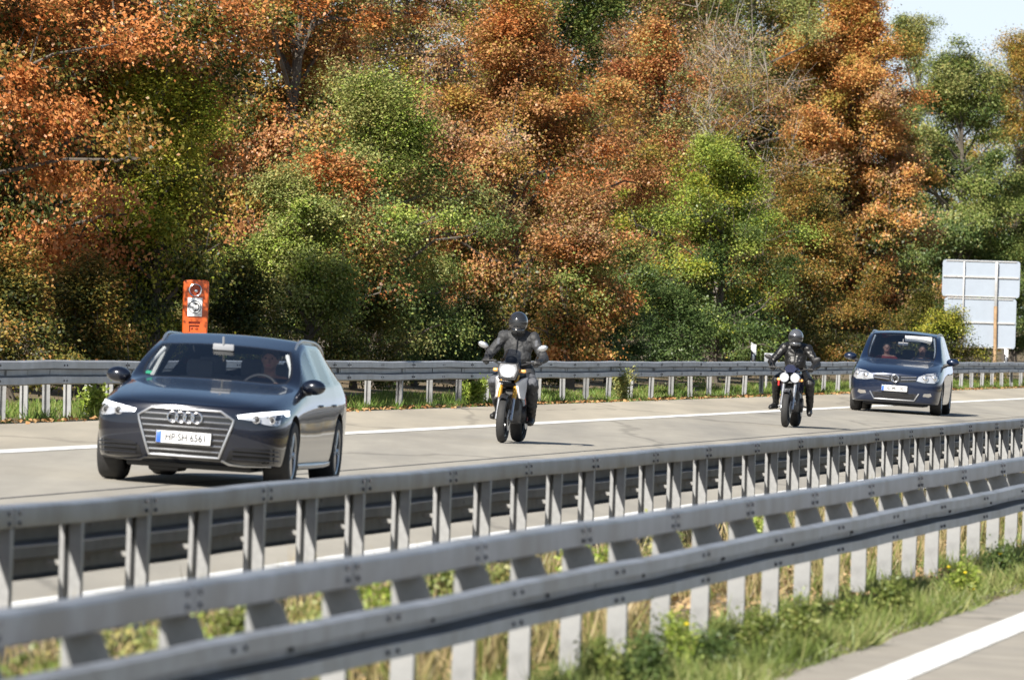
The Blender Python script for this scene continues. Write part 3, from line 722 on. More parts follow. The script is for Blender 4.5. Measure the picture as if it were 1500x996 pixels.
def mpv():
    S = []
    S.append((-.80, [(0, .22), (.5, .22), (.68, .24), (.76, .45), (.77, .60), (.74, .72), (.66, .79), (.55, .815), (.28, .83), (0, .835)]))
    S.append((-.64, [(0, .18), (.6, .18), (.83, .215), (.89, .45), (.89, .64), (.85, .80), (.76, .86), (.62, .885), (.32, .90), (0, .905)]))
    S.append((-.38, [(0, .18), (.65, .18), (.90, .21), (.94, .48), (.935, .70), (.89, .86), (.80, .925), (.66, .95), (.34, .965), (0, .97)]))
    S.append((0., [(0, .18), (.66, .18), (.92, .21), (.952, .52), (.945, .77), (.905, .93), (.83, .99), (.69, 1.015), (.36, 1.03), (0, 1.035)]))
    S.append((.22, [(0, .18), (.66, .18), (.92, .21), (.952, .52), (.945, .80), (.91, .965), (.84, 1.025), (.71, 1.05), (.37, 1.065), (0, 1.07)]))
    S.append((.34, [(0, .18), (.66, .18), (.92, .21, .2), (.952, .52, .2), (.945, .82, .2), (.912, .98, .22), (.845, 1.045, .2), (.73, 1.07, .15), (.38, 1.085, .03), (0, 1.09)]))
    S.append((.84, [(0, .18), (.66, .18), (.92, .21), (.952, .52), (.945, .84), (.915, .99, .1), (.80, 1.315, .14), (.715, 1.345, .12), (.35, 1.375, .02), (0, 1.382)]))
    S.append((1.26, [(0, .18), (.66, .18), (.92, .21), (.952, .52), (.945, .855), (.915, 1.0), (.735, 1.56, .1), (.655, 1.60, .07), (.33, 1.635, .01), (0, 1.645)]))
    S.append((1.66, [(0, .18), (.66, .18), (.92, .21), (.952, .52), (.945, .86), (.915, 1.005), (.735, 1.605), (.655, 1.645), (.33, 1.675), (0, 1.685)]))
    S.append((1.74, [(0, .18), (.66, .18), (.92, .21), (.952, .52), (.945, .86), (.915, 1.007), (.735, 1.607), (.655, 1.647), (.33, 1.677), (0, 1.687)]))
    S.append((2.62, [(0, .18), (.66, .18), (.92, .21), (.952, .52), (.945, .87), (.912, 1.02), (.73, 1.605), (.65, 1.645), (.33, 1.675), (0, 1.685)]))
    S.append((2.70, [(0, .18), (.66, .18), (.92, .21), (.952, .52), (.945, .87), (.91, 1.02), (.73, 1.603), (.65, 1.643), (.33, 1.673), (0, 1.683)]))
    S.append((3.45, [(0, .2), (.66, .2), (.91, .23), (.94, .52), (.935, .88), (.90, 1.03), (.71, 1.575), (.63, 1.61), (.32, 1.645), (0, 1.655)]))
    S.append((3.72, [(0, .23), (.64, .23), (.88, .27), (.92, .52), (.91, .89), (.87, 1.04), (.66, 1.45), (.58, 1.49), (.3, 1.52), (0, 1.53)]))
    S.append((3.90, [(0, .28), (.6, .28), (.80, .32), (.85, .52), (.84, .86), (.80, 1.0), (.70, 1.05), (.55, 1.06), (.28, 1.065), (0, 1.07)]))
    return S
def people_carrier():
    root = empty('people_carrier', (0, 0, 0), 'dark blue people carrier farthest back on the road', 'car', 'vehicles on the oncoming carriageway')
    rw = .335
    groups, co, nrm, bvh = hull(mpv(), tag_est, [(0, rw, .385, .66, 1.1), (2.92, rw, .385, .66, 1.1)], crease_fn(5, 7), 3, .13)
    ds = assemble(root, groups, co, M['van'], 'screen_dark')
    handles(ds, [(1.56, 1), (1.56, -1), (2.54, 1), (2.54, -1)], .935, .84, M['van'])
    for y in (0, 2.92):
        for s in (-1, 1): wheel(root, s*.82, y, rw, rw, .225, 5, s)
    gr = [(-.44, .775), (.44, .775), (.42, .665), (.2, .635), (-.2, .635), (-.42, .665)]
    g = fit(bvh, 'front', gr, .004).build('grille', M['gloss'], root)
    b = MB()
    for z0, z1 in ((.765, .735), (.71, .678)):
        for s in (-1, 1): b.tube([fit_pt(bvh, s*x, z0+(z1-z0)*(1-x/.44), .012) for x in (.12, .2, .3, .43)], .011, 6)
    b.build('grille_bars', M['chrome'], g)
    p = fit_pt(bvh, 0, .71, .045); b = MB(); b.ring((0, p.y, .71), .074, .013, 'Y', 28, 8)
    for q in ([(-.034, .058), (0, .012), (.034, .058)], [(-.062, .028), (-.03, -.056), (0, -.006), (.03, -.056), (.062, .028)]):
        b.tube([(x, p.y-.002, .71+z) for x, z in q], .0065, 6)
    b.build('round_emblem', M['chrome'], g)
    b = MB(); b.lathe([(.001, 0), (.074, 0), (.074, .03)], (0, p.y+.008, .71), 'Y', 24); b.build('emblem_disc', M['void'], g)
    p = fit_pt(bvh, 0, .50, .03); plate(root, (0, p.y-.004, .505), .52, 'HD·ML 1001', -.03, xs=.8)
    lg = [(-.47, .415), (.47, .415), (.40, .29), (-.40, .29)]
    i_ = fit(bvh, 'front', lg, .004).build('lower_grille', M['blackpl'], root)
    b = MB(); pts = [fit_pt(bvh, a, c, .012) for a, c in dense([(-.50, .425), (-.41, .275), (.41, .275), (.50, .425)], .05, False)]; b.tube(pts, .013, 6)
    b.build('chrome_trim', M['silver'], i_)
    b = MB()
    for z in (.32, .355, .39): b.tube([fit_pt(bvh, a, z, .008) for a in (-.4, -.2, 0, .2, .4)], .006, 5)
    b.build('grille_slats', M['gloss'], i_)
    for s in (1, -1):
        hl = [(.44, .68), (.47, .765), (.62, .835), (.86, .875), (.885, .80), (.87, .70), (.80, .655), (.6, .652)]
        h = fit(bvh, 'front', hl if s > 0 else mir(hl), .005).build('headlight', M['lampcase'], root)
        b = MB()
        for cx, cz in ((.60, .735), (.775, .755)):
            p = fit_pt(bvh, s*cx, cz, .014); b.ring((s*cx, p.y, cz), .062, .012, 'Y', 24, 6); b.ball((s*cx, p.y+.012, cz), (.05, .02, .05))
        b.build('lamp_lens', M['chrome'], h)
        fl = [(.58, .375), (.60, .43), (.74, .44), (.76, .39), (.70, .36)]
        f = fit(bvh, 'front', fl if s > 0 else mir(fl), .005).build('fog_light', M['chrome'], root)
        mirror(root, s, 1.02, .78, 1.10, M['van'], .24)
        roof_rail(root, bvh, s, .675, 1.35, 3.4)
        fit(bvh, 'side', [(3.5, .85), (3.95, .85), (3.95, 1.03), (3.5, 1.02)], .006, hint=s).build('tail_light', M['red'], root)
    u_ = MB(); u_.box((0, .2, .18), (1.2, 1.4, .06), bev=.02); u_.build('underbody', M['blackpl'], root)
    cabin(root, .10, -.18, 1.03, [(.685, .62, 1.08), (.675, 1.0, 1.32), (.61, 1.32, 1.555)])
    b = MB(); b.box((.30, 1.14, 1.53), (.56, .02, .13), rot=Matrix.Rotation(.5, 3, 'X'), bev=.008); b.build('sun_visor', M['white'], root)
    return root
# ------------------------------------------------------------------ people: limbs, trunk and head fused into one skin
def fuse(mb, name, mats, voxel, matf, parent, smooth_it=4, wrinkle=0.):
    me = mb.mesh('raw', [M['ink']], smooth=False); o = link_mesh('raw', me)
    r = o.modifiers.new('r', 'REMESH'); r.mode = 'VOXEL'; r.voxel_size = voxel; r.use_smooth_shade = True
    s = o.modifiers.new('s', 'SMOOTH'); s.factor = .5; s.iterations = smooth_it
    if wrinkle:
        tx = bpy.data.textures.new('folds', 'CLOUDS'); tx.noise_scale = .075; tx.noise_depth = 2
        dm = o.modifiers.new('d', 'DISPLACE'); dm.texture = tx; dm.strength = wrinkle; dm.mid_level = .5; dm.texture_coords = 'LOCAL'
    me2 = evaluated(o); me2.name = name; me2.materials.clear()
    for m in mats: me2.materials.append(m)
    me2.polygons.foreach_set('material_index', [matf(p.center) for p in me2.polygons]); me2.polygons.foreach_set('use_smooth', [True]*len(me2.polygons))
    me2.update(); return link_mesh(name, me2, parent)
def hand(mb, wrist, palm_dir, curl_dir, side_dir, k=1.):
    w, d, c, s = Vector(wrist), Vector(palm_dir).normalized(), Vector(curl_dir).normalized(), Vector(side_dir).normalized()
    mb.capsule(w, w+d*.045*k, .026*k, .034*k); mb.capsule(w+d*.05*k-s*.02*k, w+d*.075*k+s*.02*k, .022*k, .022*k)
    for i, ln in enumerate((.068, .078, .072, .056)):
        a = w+d*.085*k+s*(.03-.02*i)*k; b = a+(d*.6+c*.7)*ln*.5*k; e = b+(c*.95-d*.35)*ln*.5*k
        mb.capsule(a, b, .0105*k, .0098*k, 8); mb.capsule(b, e, .0098*k, .0085*k, 8)
    a = w+d*.03*k+s*.034*k; b = a+(s*.55+d*.5+c*.4)*.04*k; e = b+(c*.8+d*.3-s*.2)*.034*k
    mb.capsule(a, b, .0135*k, .0115*k, 8); mb.capsule(b, e, .0115*k, .0095*k, 8)
def limb(mb, pts, rad):
    for i in range(len(pts)-1): mb.capsule(pts[i], pts[i+1], rad[i], rad[i+1], 14)
def helmet_on(parent, c, r, shell, tilt=.1):
    h = empty('helmet', c); h.parent = parent; h.rotation_euler = (tilt, 0, 0)
    b = MB(); b.ball((0, 0, .01), (r*.9, r*1.06, r*.98), 28, 18)
    b.ball((0, -r*.52, -r*.66), (r*.6, r*.5, r*.36), 20, 10); b.tube([(0, r*.1, -r*.72), (0, r*.05, -r*1.0)], [r*.78, r*.66], 20)
    b.build('shell', shell, h)
    v = MB(); vs = []; fs = []
    for i in range(9):
        t = -.62+.86*i/8
        for k in range(17):
            a = -1.12+2.24*k/16; q = Vector((r*.93*math.sin(a)*math.cos(t*.9), -r*1.10*math.cos(a)*math.cos(t*.9), r*1.0*math.sin(t*.9)+.012)); vs.append(q)
    for i in range(8):
        for k in range(16): fs.append((i*17+k, i*17+k+1, (i+1)*17+k+1, (i+1)*17+k))
    v.add(vs, fs); v.build('visor', M['visor'], h)
    rm = MB(); rm.tube([vs[17*8+k] for k in range(17)], .006, 6); rm.tube([vs[k] for k in range(17)], .008, 6); rm.build('visor_rim', M['blackpl'], h)
M['visor'] = mat('smoked_visor', (.02, .022, .026), .06, coat=.8)
M['helmet_black'] = mat('black_helmet', (.02, .021, .024), .14, coat=1.)
M['helmet_silver'] = mat('gunmetal_helmet', (.16, .165, .18), .14, .5, coat=1.)
def rider(parent_bike, label, J, suit, shell, pale_knee=False):
    root = empty('person', (0, 0, 0), label, 'person')
    b = MB(); sx = (-1, 1)
    hip, chest, neck = Vector(J['hip']), Vector(J['chest']), Vector(J['neck'])
    b.capsule(hip-Vector((.08, 0, 0)), hip+Vector((.08, 0, 0)), .15, .15); b.ball(hip.lerp(chest, .4), (.175, .13, .17)); b.ball(chest, (.2, .14, .2)); b.ball(chest+Vector((0, -.03, -.13)), (.185, .14, .16))
    b.capsule(chest+Vector((-.15, 0, .12)), chest+Vector((.15, 0, .12)), .095, .095); b.capsule(chest+Vector((0, 0, .1)), neck, .1, .075); b.capsule(neck, neck+(Vector(J['head'])-neck)*.5, .07, .07)
    b.ball(J['head'], .085)
    for s in sx:
        f = lambda p: Vector((p[0]*s, p[1], p[2]))
        sh, el, ha = f(J['shoulder']), f(J['elbow'+('_l' if s > 0 and 'elbow_l' in J else '')]), f(J['hand'])
        limb(b, [sh, el], [.076, .06]); limb(b, [el, ha], [.06, .043]); b.ball(sh, .09)
        b.capsule(ha, ha+(ha-el).normalized()*.03, .045, .04)
        hand(b, ha+(ha-el).normalized()*.02, (0, -1, .1), (0, -.2, -1), (-s, 0, 0), 1.18)
        kn, an, to = f(J['knee'+('_l' if s > 0 and 'knee_l' in J else '')]), f(J['ankle'+('_l' if s > 0 and 'ankle_l' in J else '')]), f(J['toe'+('_l' if s > 0 and 'toe_l' in J else '')])
        limb(b, [hip+Vector((s*.1, -.02, -.02)), kn], [.125, .082]); limb(b, [kn, kn.lerp(an, .35), an], [.08, .078, .056])
        b.capsule(an+Vector((0, .05, -.05)), to, .048, .042); b.capsule(an, an+Vector((0, .04, -.06)), .058, .052)
    az = max(J['ankle'][2], J.get('ankle_l', J['ankle'])[2])
    hz = J['hand'][2]; hy = J['hand'][1]
    def mf(c):
        if c.z < az+.06 and abs(c.x) > .06: return 1
        if c.y < hy+.02 and abs(c.x) > .22 and c.z > hz-.16: return 1
        if pale_knee and J['knee'][2]-.02 < c.z < J['knee'][2]+.13 and c.y < J['knee'][1]+.16: return 2
        if chest.z+.02 < c.z < chest.z+.10 and abs(c.x) > .24 and pale_knee and c.y < chest.y: return 2 if abs(c.x) < .275 else 0
        return 0
    fuse(b, 'body', [suit, M['boot'], M['greyknee']], .0095, mf, root, 4, .034)
    helmet_on(root, J['head'], .142, shell)
    jk = MB(); jk.tube([Vector((0, -.145, .16))+chest, Vector((0, -.162, 0))+chest, Vector((0, -.155, -.14))+chest], .007, 6); jk.build('jacket_zip', M['blackpl'], root)
    cl = MB(); cl.ring(tuple(neck+Vector((0, -.01, -.01))), .08, .022, 'Z', 20, 8); cl.build('collar', suit, root)
    return root
def driver(parent_name, label, seat_c, wheel_c, shirt, hairm, two_hands=True):
    root = empty('person', (0, 0, 0), label, 'person')
    x, y, z = seat_c; b = MB(); C = Vector(seat_c)
    b.capsule(C+Vector((-.1, .05, .12)), C+Vector((.1, .05, .12)), .14, .14); b.ball(C+Vector((0, .14, .36)), (.17, .12, .2)); b.ball(C+Vector((0, .18, .50)), (.20, .12, .16))
    b.capsule(C+Vector((-.14, .19, .57)), C+Vector((.14, .19, .57)), .075, .075); nk = C+Vector((0, .18, .62)); hd = C+Vector((0, .14, .80))
    b.capsule(nk, hd-Vector((0, 0, .06)), .06, .055)
    b.ball(hd, (.077, .098, .115), 20, 14); b.ball(hd+Vector((0, -.03, -.055)), (.058, .066, .062)); b.ball(hd+Vector((0, -.1, -.012)), (.013, .02, .022))
    for s in (-1, 1): b.ball(hd+Vector((s*.078, .01, -.005)), (.012, .02, .03)); b.ball(hd+Vector((s*.03, -.088, .012)), (.012, .008, .008))
    hands = []
    for s in (-1, 1):
        sh = C+Vector((s*.19, .18, .55)); el = C+Vector((s*.25, -.1, .34)); wx = Vector(wheel_c)
        ha = wx+Vector((s*.165, .075, .06)) if two_hands else C+Vector((s*.1, -.32, .2))
        limb(b, [sh, el, ha], [.065, .048, .034]); hand(b, ha, (0, -1, .25), (0, -.3, -1), (-s, 0, .2), 1.); hands.append(ha)
        kn = C+Vector((s*.14, -.42, .22)); limb(b, [C+Vector((s*.1, .02, .12)), kn, kn+Vector((0, -.2, -.25))], [.09, .065, .05])
    def mf(c):
        h = c-hd
        if c.z > nk.z-.0:
            for s in (-1, 1):
                if (h-Vector((s*.03, -.09, .012))).length < .0095: return 2
            if abs(h.x) < .024 and abs(h.z+.058) < .006 and h.y < -.05: return 3
            return 1
        for q in hands:
            if (c-q).length < .15 and c.y < q.y+.06: return 1
        return 0
    fuse(b, 'body', [shirt, M['skin'], M['ink'], M['lip']], .0085, mf, root, 2)
    hr = MB(); hr.ball(hd+Vector((0, .016, .032)), (.087, .104, .112), 20, 12); hr.v = [(a, max(b_, hd.y-.1), max(c, hd.z-.02+.5*max(0, hd.y-b_))) for a, b_, c in hr.v]; hr.build('hair', hairm, root)
    return root
M['lip'] = mat('lips', (.4, .12, .1), .5)
M['shirt_dark'] = mat('navy_shirt', (.03, .035, .06), .8, var=.1)
M['shirt_red'] = mat('red_shirt', (.20, .018, .02), .8, var=.1)
def join_frame(o, veh):                             # stand a person in the frame of the vehicle they ride in, still top-level
    o.rotation_euler = veh.rotation_euler; o.location = veh.location
# ------------------------------------------------------------------ motorcycles (front towards -y, contact of the front tyre at y = -.72)
def bike_wheel(root, y, r, w, rimm, discs):
    k = empty('wheel', (0, y, r)); k.parent = root; h = w/2; rr = r*.74
    t = MB(); t.lathe([(rr, -h*.72), (r*.86, -h), (r*.95, -h*.8), (r*.99, -h*.4), (r, 0), (r*.99, h*.4), (r*.95, h*.8), (r*.86, h), (rr, h*.72)], (0, 0, 0), 'X', 44, 0, True)
    t.build('tyre', M['tyre'], k)
    m = MB(); m.lathe([(rr*1.02, -h*.6), (rr*.93, -h*.5), (rr*.9, 0), (rr*.93, h*.5), (rr*1.02, h*.6)], (0, 0, 0), 'X', 40, 0, True); m.lathe([(.001, -h*.7), (.035, -h*.7), (.04, 0), (.035, h*.7), (.001, h*.7)], (0, 0, 0), 'X', 16)
    for q in range(5):
        a = 2*math.pi*q/5
        for d in (-.16, .16): m.tube([(0, .03*math.cos(a), .03*math.sin(a)), (0, rr*.95*math.cos(a+d), rr*.95*math.sin(a+d))], [.014, .011], 6)
    m.build('rim', rimm, k)
    b = MB()
    for s in discs: b.lathe([(.075, s*(h+.012)), (.145, s*(h+.012)), (.145, s*(h+.017)), (.075, s*(h+.017))], (0, 0, 0), 'X', 32, 0, True)
    b.build('brake_disc', M['silver'], k)
def bike_common(root, c):
    bike_wheel(root, -.72, .305, .115, c['rim'], c['discs']); bike_wheel(root, .71, .315, .165, c['rim'], (1,))
    ax, hd = Vector((0, -.72, .305)), Vector((0, -.36, .93 if c['tall'] else .90)); d = (hd-ax)
    for s in (-1, 1):
        f = MB(); o = Vector((s*.098, 0, 0)); f.tube([ax+o, ax+o+d*.5], .021, 12, 0); f.tube([ax+o+d*.46, ax+o+d*1.05], .029, 12, 1); f.box(ax+o*.95+d*.08+Vector((0, .03, 0)), (.03, .07, .09), 2, bev=.01)
        f.build('fork_leg', [M['silver'], c['fork'], M['blackpl']], root)
    b = MB(); b.box(ax+d*.98, (.26, .08, .03), rot=Matrix.Rotation(-.5, 3, 'X'), bev=.01); b.box(ax+d*.74, (.25, .08, .04), rot=Matrix.Rotation(-.5, 3, 'X'), bev=.01); b.build('fork_yokes', M['blackpl'], root)
    b = MB(); vs = []; n = 11
    for i in range(n):
        a = -.55+1.5*i/(n-1); q = .345
        for x, dz in ((-.055, -.02), (-.045, 0), (0, .012), (.045, 0), (.055, -.02)): vs.append((x, -.72-(q+dz)*math.sin(a-.35)*1, .305+(q+dz)*math.cos(a-.35)))
    b.add(vs, [(i*5+k, i*5+k+1, (i+1)*5+k+1, (i+1)*5+k) for i in range(n-1) for k in range(4)]); b.build('front_mudguard', c['guard'], root)
    b = MB(); b.box((0, -.02, .42), (.30, .42, .34), bev=.05); b.box((0, -.14, .62), (.26, .26, .26), rot=Matrix.Rotation(.3, 3, 'X'), bev=.04); b.tube([(-.19, .05, .38), (.19, .05, .38)], .12, 18); 
    for z in (.54, .58, .62, .66): b.box((0, -.16, z), (.31, .28, .012), bev=.004)
    b.build('engine', M['engine'], root)
    b = MB(); b.box((0, -.36, .58), (.30, .05, .28), bev=.015)
    b.build('radiator', M['blackpl'], root)
    b = MB(); 
    for s in (-1, 1): b.tube([(s*.06, -.33, .86), (s*.13, 0, .70), (s*.12, .28, .52)], .024, 8); b.tube([(s*.11, .1, .78), (s*.1, .62, .86)], .016, 8); b.tube([(s*.1, .25, .45), (s*.1, .71, .315)], .03, 8)
    b.build('frame', c['frame'], root)
    b = MB(); b.ball((0, -.08, .90), (.155, .26, .13), 22, 14); b.box((0, .0, .80), (.22, .4, .1), bev=.04); b.build('fuel_tank', c['tank'], root)
    b = MB(); b.box((0, .38, .84), (.25, .52, .08), bev=.035); b.box((0, .62, .88), (.22, .34, .07), rot=Matrix.Rotation(.12, 3, 'X'), bev=.03); b.build('saddle', M['blackpl'], root)
    b = MB(); b.box((0, .78, .84), (.16, .26, .06), rot=Matrix.Rotation(.2, 3, 'X'), bev=.02); b.box((0, .9, .66), (.18, .02, .18), rot=Matrix.Rotation(-.3, 3, 'X'), bev=.005); b.build('tail', M['blackpl'], root)
    b = MB(); b.tube([(-.1, -.2, .3), (-.13, .0, .22), (-.15, .35, .3), (-.17, .5, .42)], .026, 10); b.tube([(-.17, .46, .4), (-.18, .88, .56)], [.055, .062], 16); b.build('exhaust', M['silver'], root)
    hz = c['bar']; b = MB(); b.tube([(-.39, -.24, hz), (-.27, -.27, hz), (-.12, -.36, hz-.05), (.12, -.36, hz-.05), (.27, -.27, hz), (.39, -.24, hz)], .013, 10, 0)
    for s in (-1, 1):
        b.tube([(s*.27, -.27, hz), (s*.40, -.24, hz)], .019, 10, 0); b.tube([(s*.2, -.36, hz+.005), (s*.28, -.37, hz+.0), (s*.4, -.335, hz-.01)], .008, 6, 0)
    b.build('handlebar', M['blackpl'], root)
    for s in (-1, 1):
        m = empty('mirror', (s*.30, -.28, hz)); m.parent = root
        b = MB(); mx, mz = c['mir']; b.tube([(0, 0, 0), (s*mx*.5, -.03, mz*.6), (s*mx, -.02, mz)], .008, 6); b.build('mirror_stalk', M['blackpl'], m)
        b = MB(); b.ball((s*mx, -.02, mz), (.075, .02, .042), 18, 10, rot=Matrix.Rotation(-s*.35, 3, 'Y')); b.build('mirror_head', c['mirm'], m)
        b = MB(); b.capsule((s*.12, -.45, c['ind']), (s*.20, -.45, c['ind']), .02, .026); b.build('indicator', M['amber'], root)
        f = MB(); f.tube([(s*.12, .22, .38), (s*.25, .16, .34)], .014, 8); f.build('footrest', M['silver'], root)
    b = MB(); b.ball((0, -.34, hz+.02), (.08, .03, .055)); b.build('instrument', M['blackpl'], root)
def adventure_bike():
    root = empty('motorcycle', (0, 0, 0), 'motorcycle with white side panels, gold forks and a single lit headlamp', 'motorcycle', 'motorcycles on the oncoming carriageway')
    bike_common(root, dict(rim=M['gloss'], discs=(1,), tall=True, fork=M['gold'], guard=M['blackpl'], frame=M['red'], tank=M['blackpl'], bar=1.08, mir=(.10, .20), mirm=M['silver'], ind=.96))
    b = MB(); b.prism([(-.10, .84), (.10, .84), (.145, .96), (.125, 1.06), (-.125, 1.06), (-.145, .96)], -.60, -.44); b.build('headlamp_cowl', M['blackpl'], root)
    h = empty('headlight', (0, -.602, .955)); h.parent = root
    b = MB(); b.prism([(-.045, -.085), (.045, -.085), (.085, -.045), (.105, .01), (.098, .05), (.06, .075), (-.06, .075), (-.098, .05), (-.105, .01), (-.085, -.045)], -.012, .0); b.build('lens', M['lampcase'], h)
    b = MB(); b.ball((0, -.012, .0), (.09, .026, .07), 20, 10); b.build('lamp', M['beam_warm'], h)
    b = MB(); b.prism([(-.09, -.078), (.09, -.078), (.125, .02), (.106, .092), (-.106, .092), (-.125, .02)], -.004, .014); b.build('bezel', M['chrome'], h)
    b = MB(); b.prism([(-.06, -.62), (.06, -.62), (.05, -1.02), (0, -1.08), (-.05, -1.02)], .80, .825, 0, 'XY'); b.build('beak', M['blackpl'], root)
    vs = []; fs = []
    for i in range(7):
        t = i/6
        for k in range(9):
            a = (k/8-.5)*2; wx = .15-.05*t; vs.append((a*wx, -.52+.16*t+.10*a*a, 1.03+.22*t-.03*a*a))
    for i in range(6):
        for k in range(8): fs.append((i*9+k, i*9+k+1, (i+1)*9+k+1, (i+1)*9+k))
    b = MB(); b.add(vs, fs); b.build('windshield', M['smoke'], root)
    for s in (-1, 1):
        b = MB(); vs = [(s*.13, -.50, .80), (s*.19, -.40, .86), (s*.21, -.14, .88), (s*.2, -.12, .74), (s*.205, -.30, .58), (s*.17, -.44, .60), (s*.15, -.5, .7)]
        vs2 = [(x-s*.03, y, z) for x, y, z in vs]; n = len(vs)
        b.add(vs+vs2, [tuple(range(n)), tuple(range(2*n-1, n-1, -1))]+[(i, n+i, n+(i+1) % n, (i+1) % n) for i in range(n)]); b.build('side_panel', M['wpanel'], root)
    return root
M['smoke'] = glass('smoked_windshield', (.25, .26, .28), .03)
def roadster_bike():
    root = empty('motorcycle', (0, 0, 0), 'dark motorcycle with two round lit headlamps ahead of the blue people carrier', 'motorcycle', 'motorcycles on the oncoming carriageway')
    bike_common(root, dict(rim=M['gloss'], discs=(-1, 1), tall=False, fork=M['silver'], guard=M['blackpl'], frame=M['blackpl'], tank=M['navy'], bar=1.0, mir=(.11, .17), mirm=M['blackpl'], ind=.80))
    for s in (-1, 1):
        h = empty('headlight', (s*.092, -.52, .84)); h.parent = root
        b = MB(); b.lathe([(.001, .14), (.05, .12), (.078, .06), (.086, 0), (.08, -.012), (.074, 0)], (0, 0, 0), 'Y', 26); b.build('bowl', M['chrome'], h)
        b = MB(); b.ball((0, .0, 0), (.074, .012, .074), 24, 10); b.build('lens', M['lampcase'], h); b = MB(); b.ball((0, -.006, 0), (.056, .016, .056), 22, 10); b.build('lamp', M['beam_white'], h)
        b = MB(); vs = [(s*.13, -.42, .78), (s*.17, -.34, .86), (s*.19, -.14, .84), (s*.18, -.2, .62), (s*.15, -.38, .6)]; vs2 = [(x-s*.03, y, z) for x, y, z in vs]; n = len(vs)
        b.add(vs+vs2, [tuple(range(n)), tuple(range(2*n-1, n-1, -1))]+[(i, n+i, n+(i+1) % n, (i+1) % n) for i in range(n)]); b.build('radiator_cowl', M['navy'], root)
    b = MB(); b.prism([(-.07, .93), (.07, .93), (.10, 1.0), (.05, 1.06), (-.05, 1.06), (-.10, 1.0)], -.50, -.46); b.build('flyscreen', M['navy'], root)
    b = MB(); b.box((-.21, -.25, .74), (.03, .09, .1), bev=.01); b.build('red_reflector', M['red'], root)
    b = MB(); b.box((0, -.36, .44), (.24, .3, .16), rot=Matrix.Rotation(.25, 3, 'X'), bev=.05); b.build('belly_pan', M['navy'], root)
    return root
# ------------------------------------------------------------------ trees
LM = {
 'russet': leafmat('russet_leaf', [(.12, .045, .018), (.36, .125, .035), (.56, .205, .062), (.64, .30, .115), (.40, .24, .05)]),
 'brown': leafmat('brown_leaf', [(.10, .045, .022), (.29, .125, .048), (.43, .205, .082), (.53, .285, .13), (.40, .30, .07)]),
 'tan': leafmat('tan_leaf', [(.24, .13, .07), (.36, .22, .12), (.46, .27, .17), (.36, .30, .11), (.48, .22, .13)]),
 'orange': leafmat('orange_leaf', [(.28, .085, .03), (.50, .20, .065), (.62, .32, .11), (.62, .41, .13), (.50, .22, .10)]),
 'red': leafmat('red_leaf', [(.16, .05, .025), (.38, .12, .05), (.50, .21, .10), (.46, .25, .10), (.20, .17, .05)]),
 'yellowgreen': leafmat('yellow_green_leaf', [(.08, .11, .018), (.19, .24, .03), (.36, .38, .05), (.50, .42, .07), (.26, .30, .045)]),
 'mixed': leafmat('mixed_leaf', [(.035, .045, .014), (.07, .08, .02), (.30, .23, .05), (.38, .17, .05), (.08, .10, .025)]),
 'under': leafmat('shaded_undergrowth_leaf', [(.02, .03, .01), (.04, .055, .014), (.075, .095, .02), (.24, .19, .045), (.05, .07, .016)]),  # dark undergrowth greens, with shade at the foot of the wood mixed in
 'fresh': leafmat('fresh_green_leaf', [(.10, .15, .025), (.20, .28, .04), (.32, .41, .075), (.44, .47, .12), (.16, .22, .035)]),
 'green': leafmat('green_leaf', [(.06, .095, .022), (.125, .175, .038), (.21, .26, .065), (.33, .34, .11), (.10, .145, .03)]),
 'dark': leafmat('dark_green_leaf', [(.03, .055, .018), (.06, .10, .03), (.105, .165, .05), (.16, .21, .065), (.05, .075, .022)]),
 'pale': leafmat('pale_green_leaf', [(.15, .20, .06), (.23, .28, .09), (.33, .35, .13), (.44, .38, .14), (.20, .25, .07)]),
 'gold': leafmat('gold_leaf', [(.18, .20, .05), (.32, .28, .06), (.46, .32, .08), (.48, .24, .07), (.2, .22, .06)]),
}
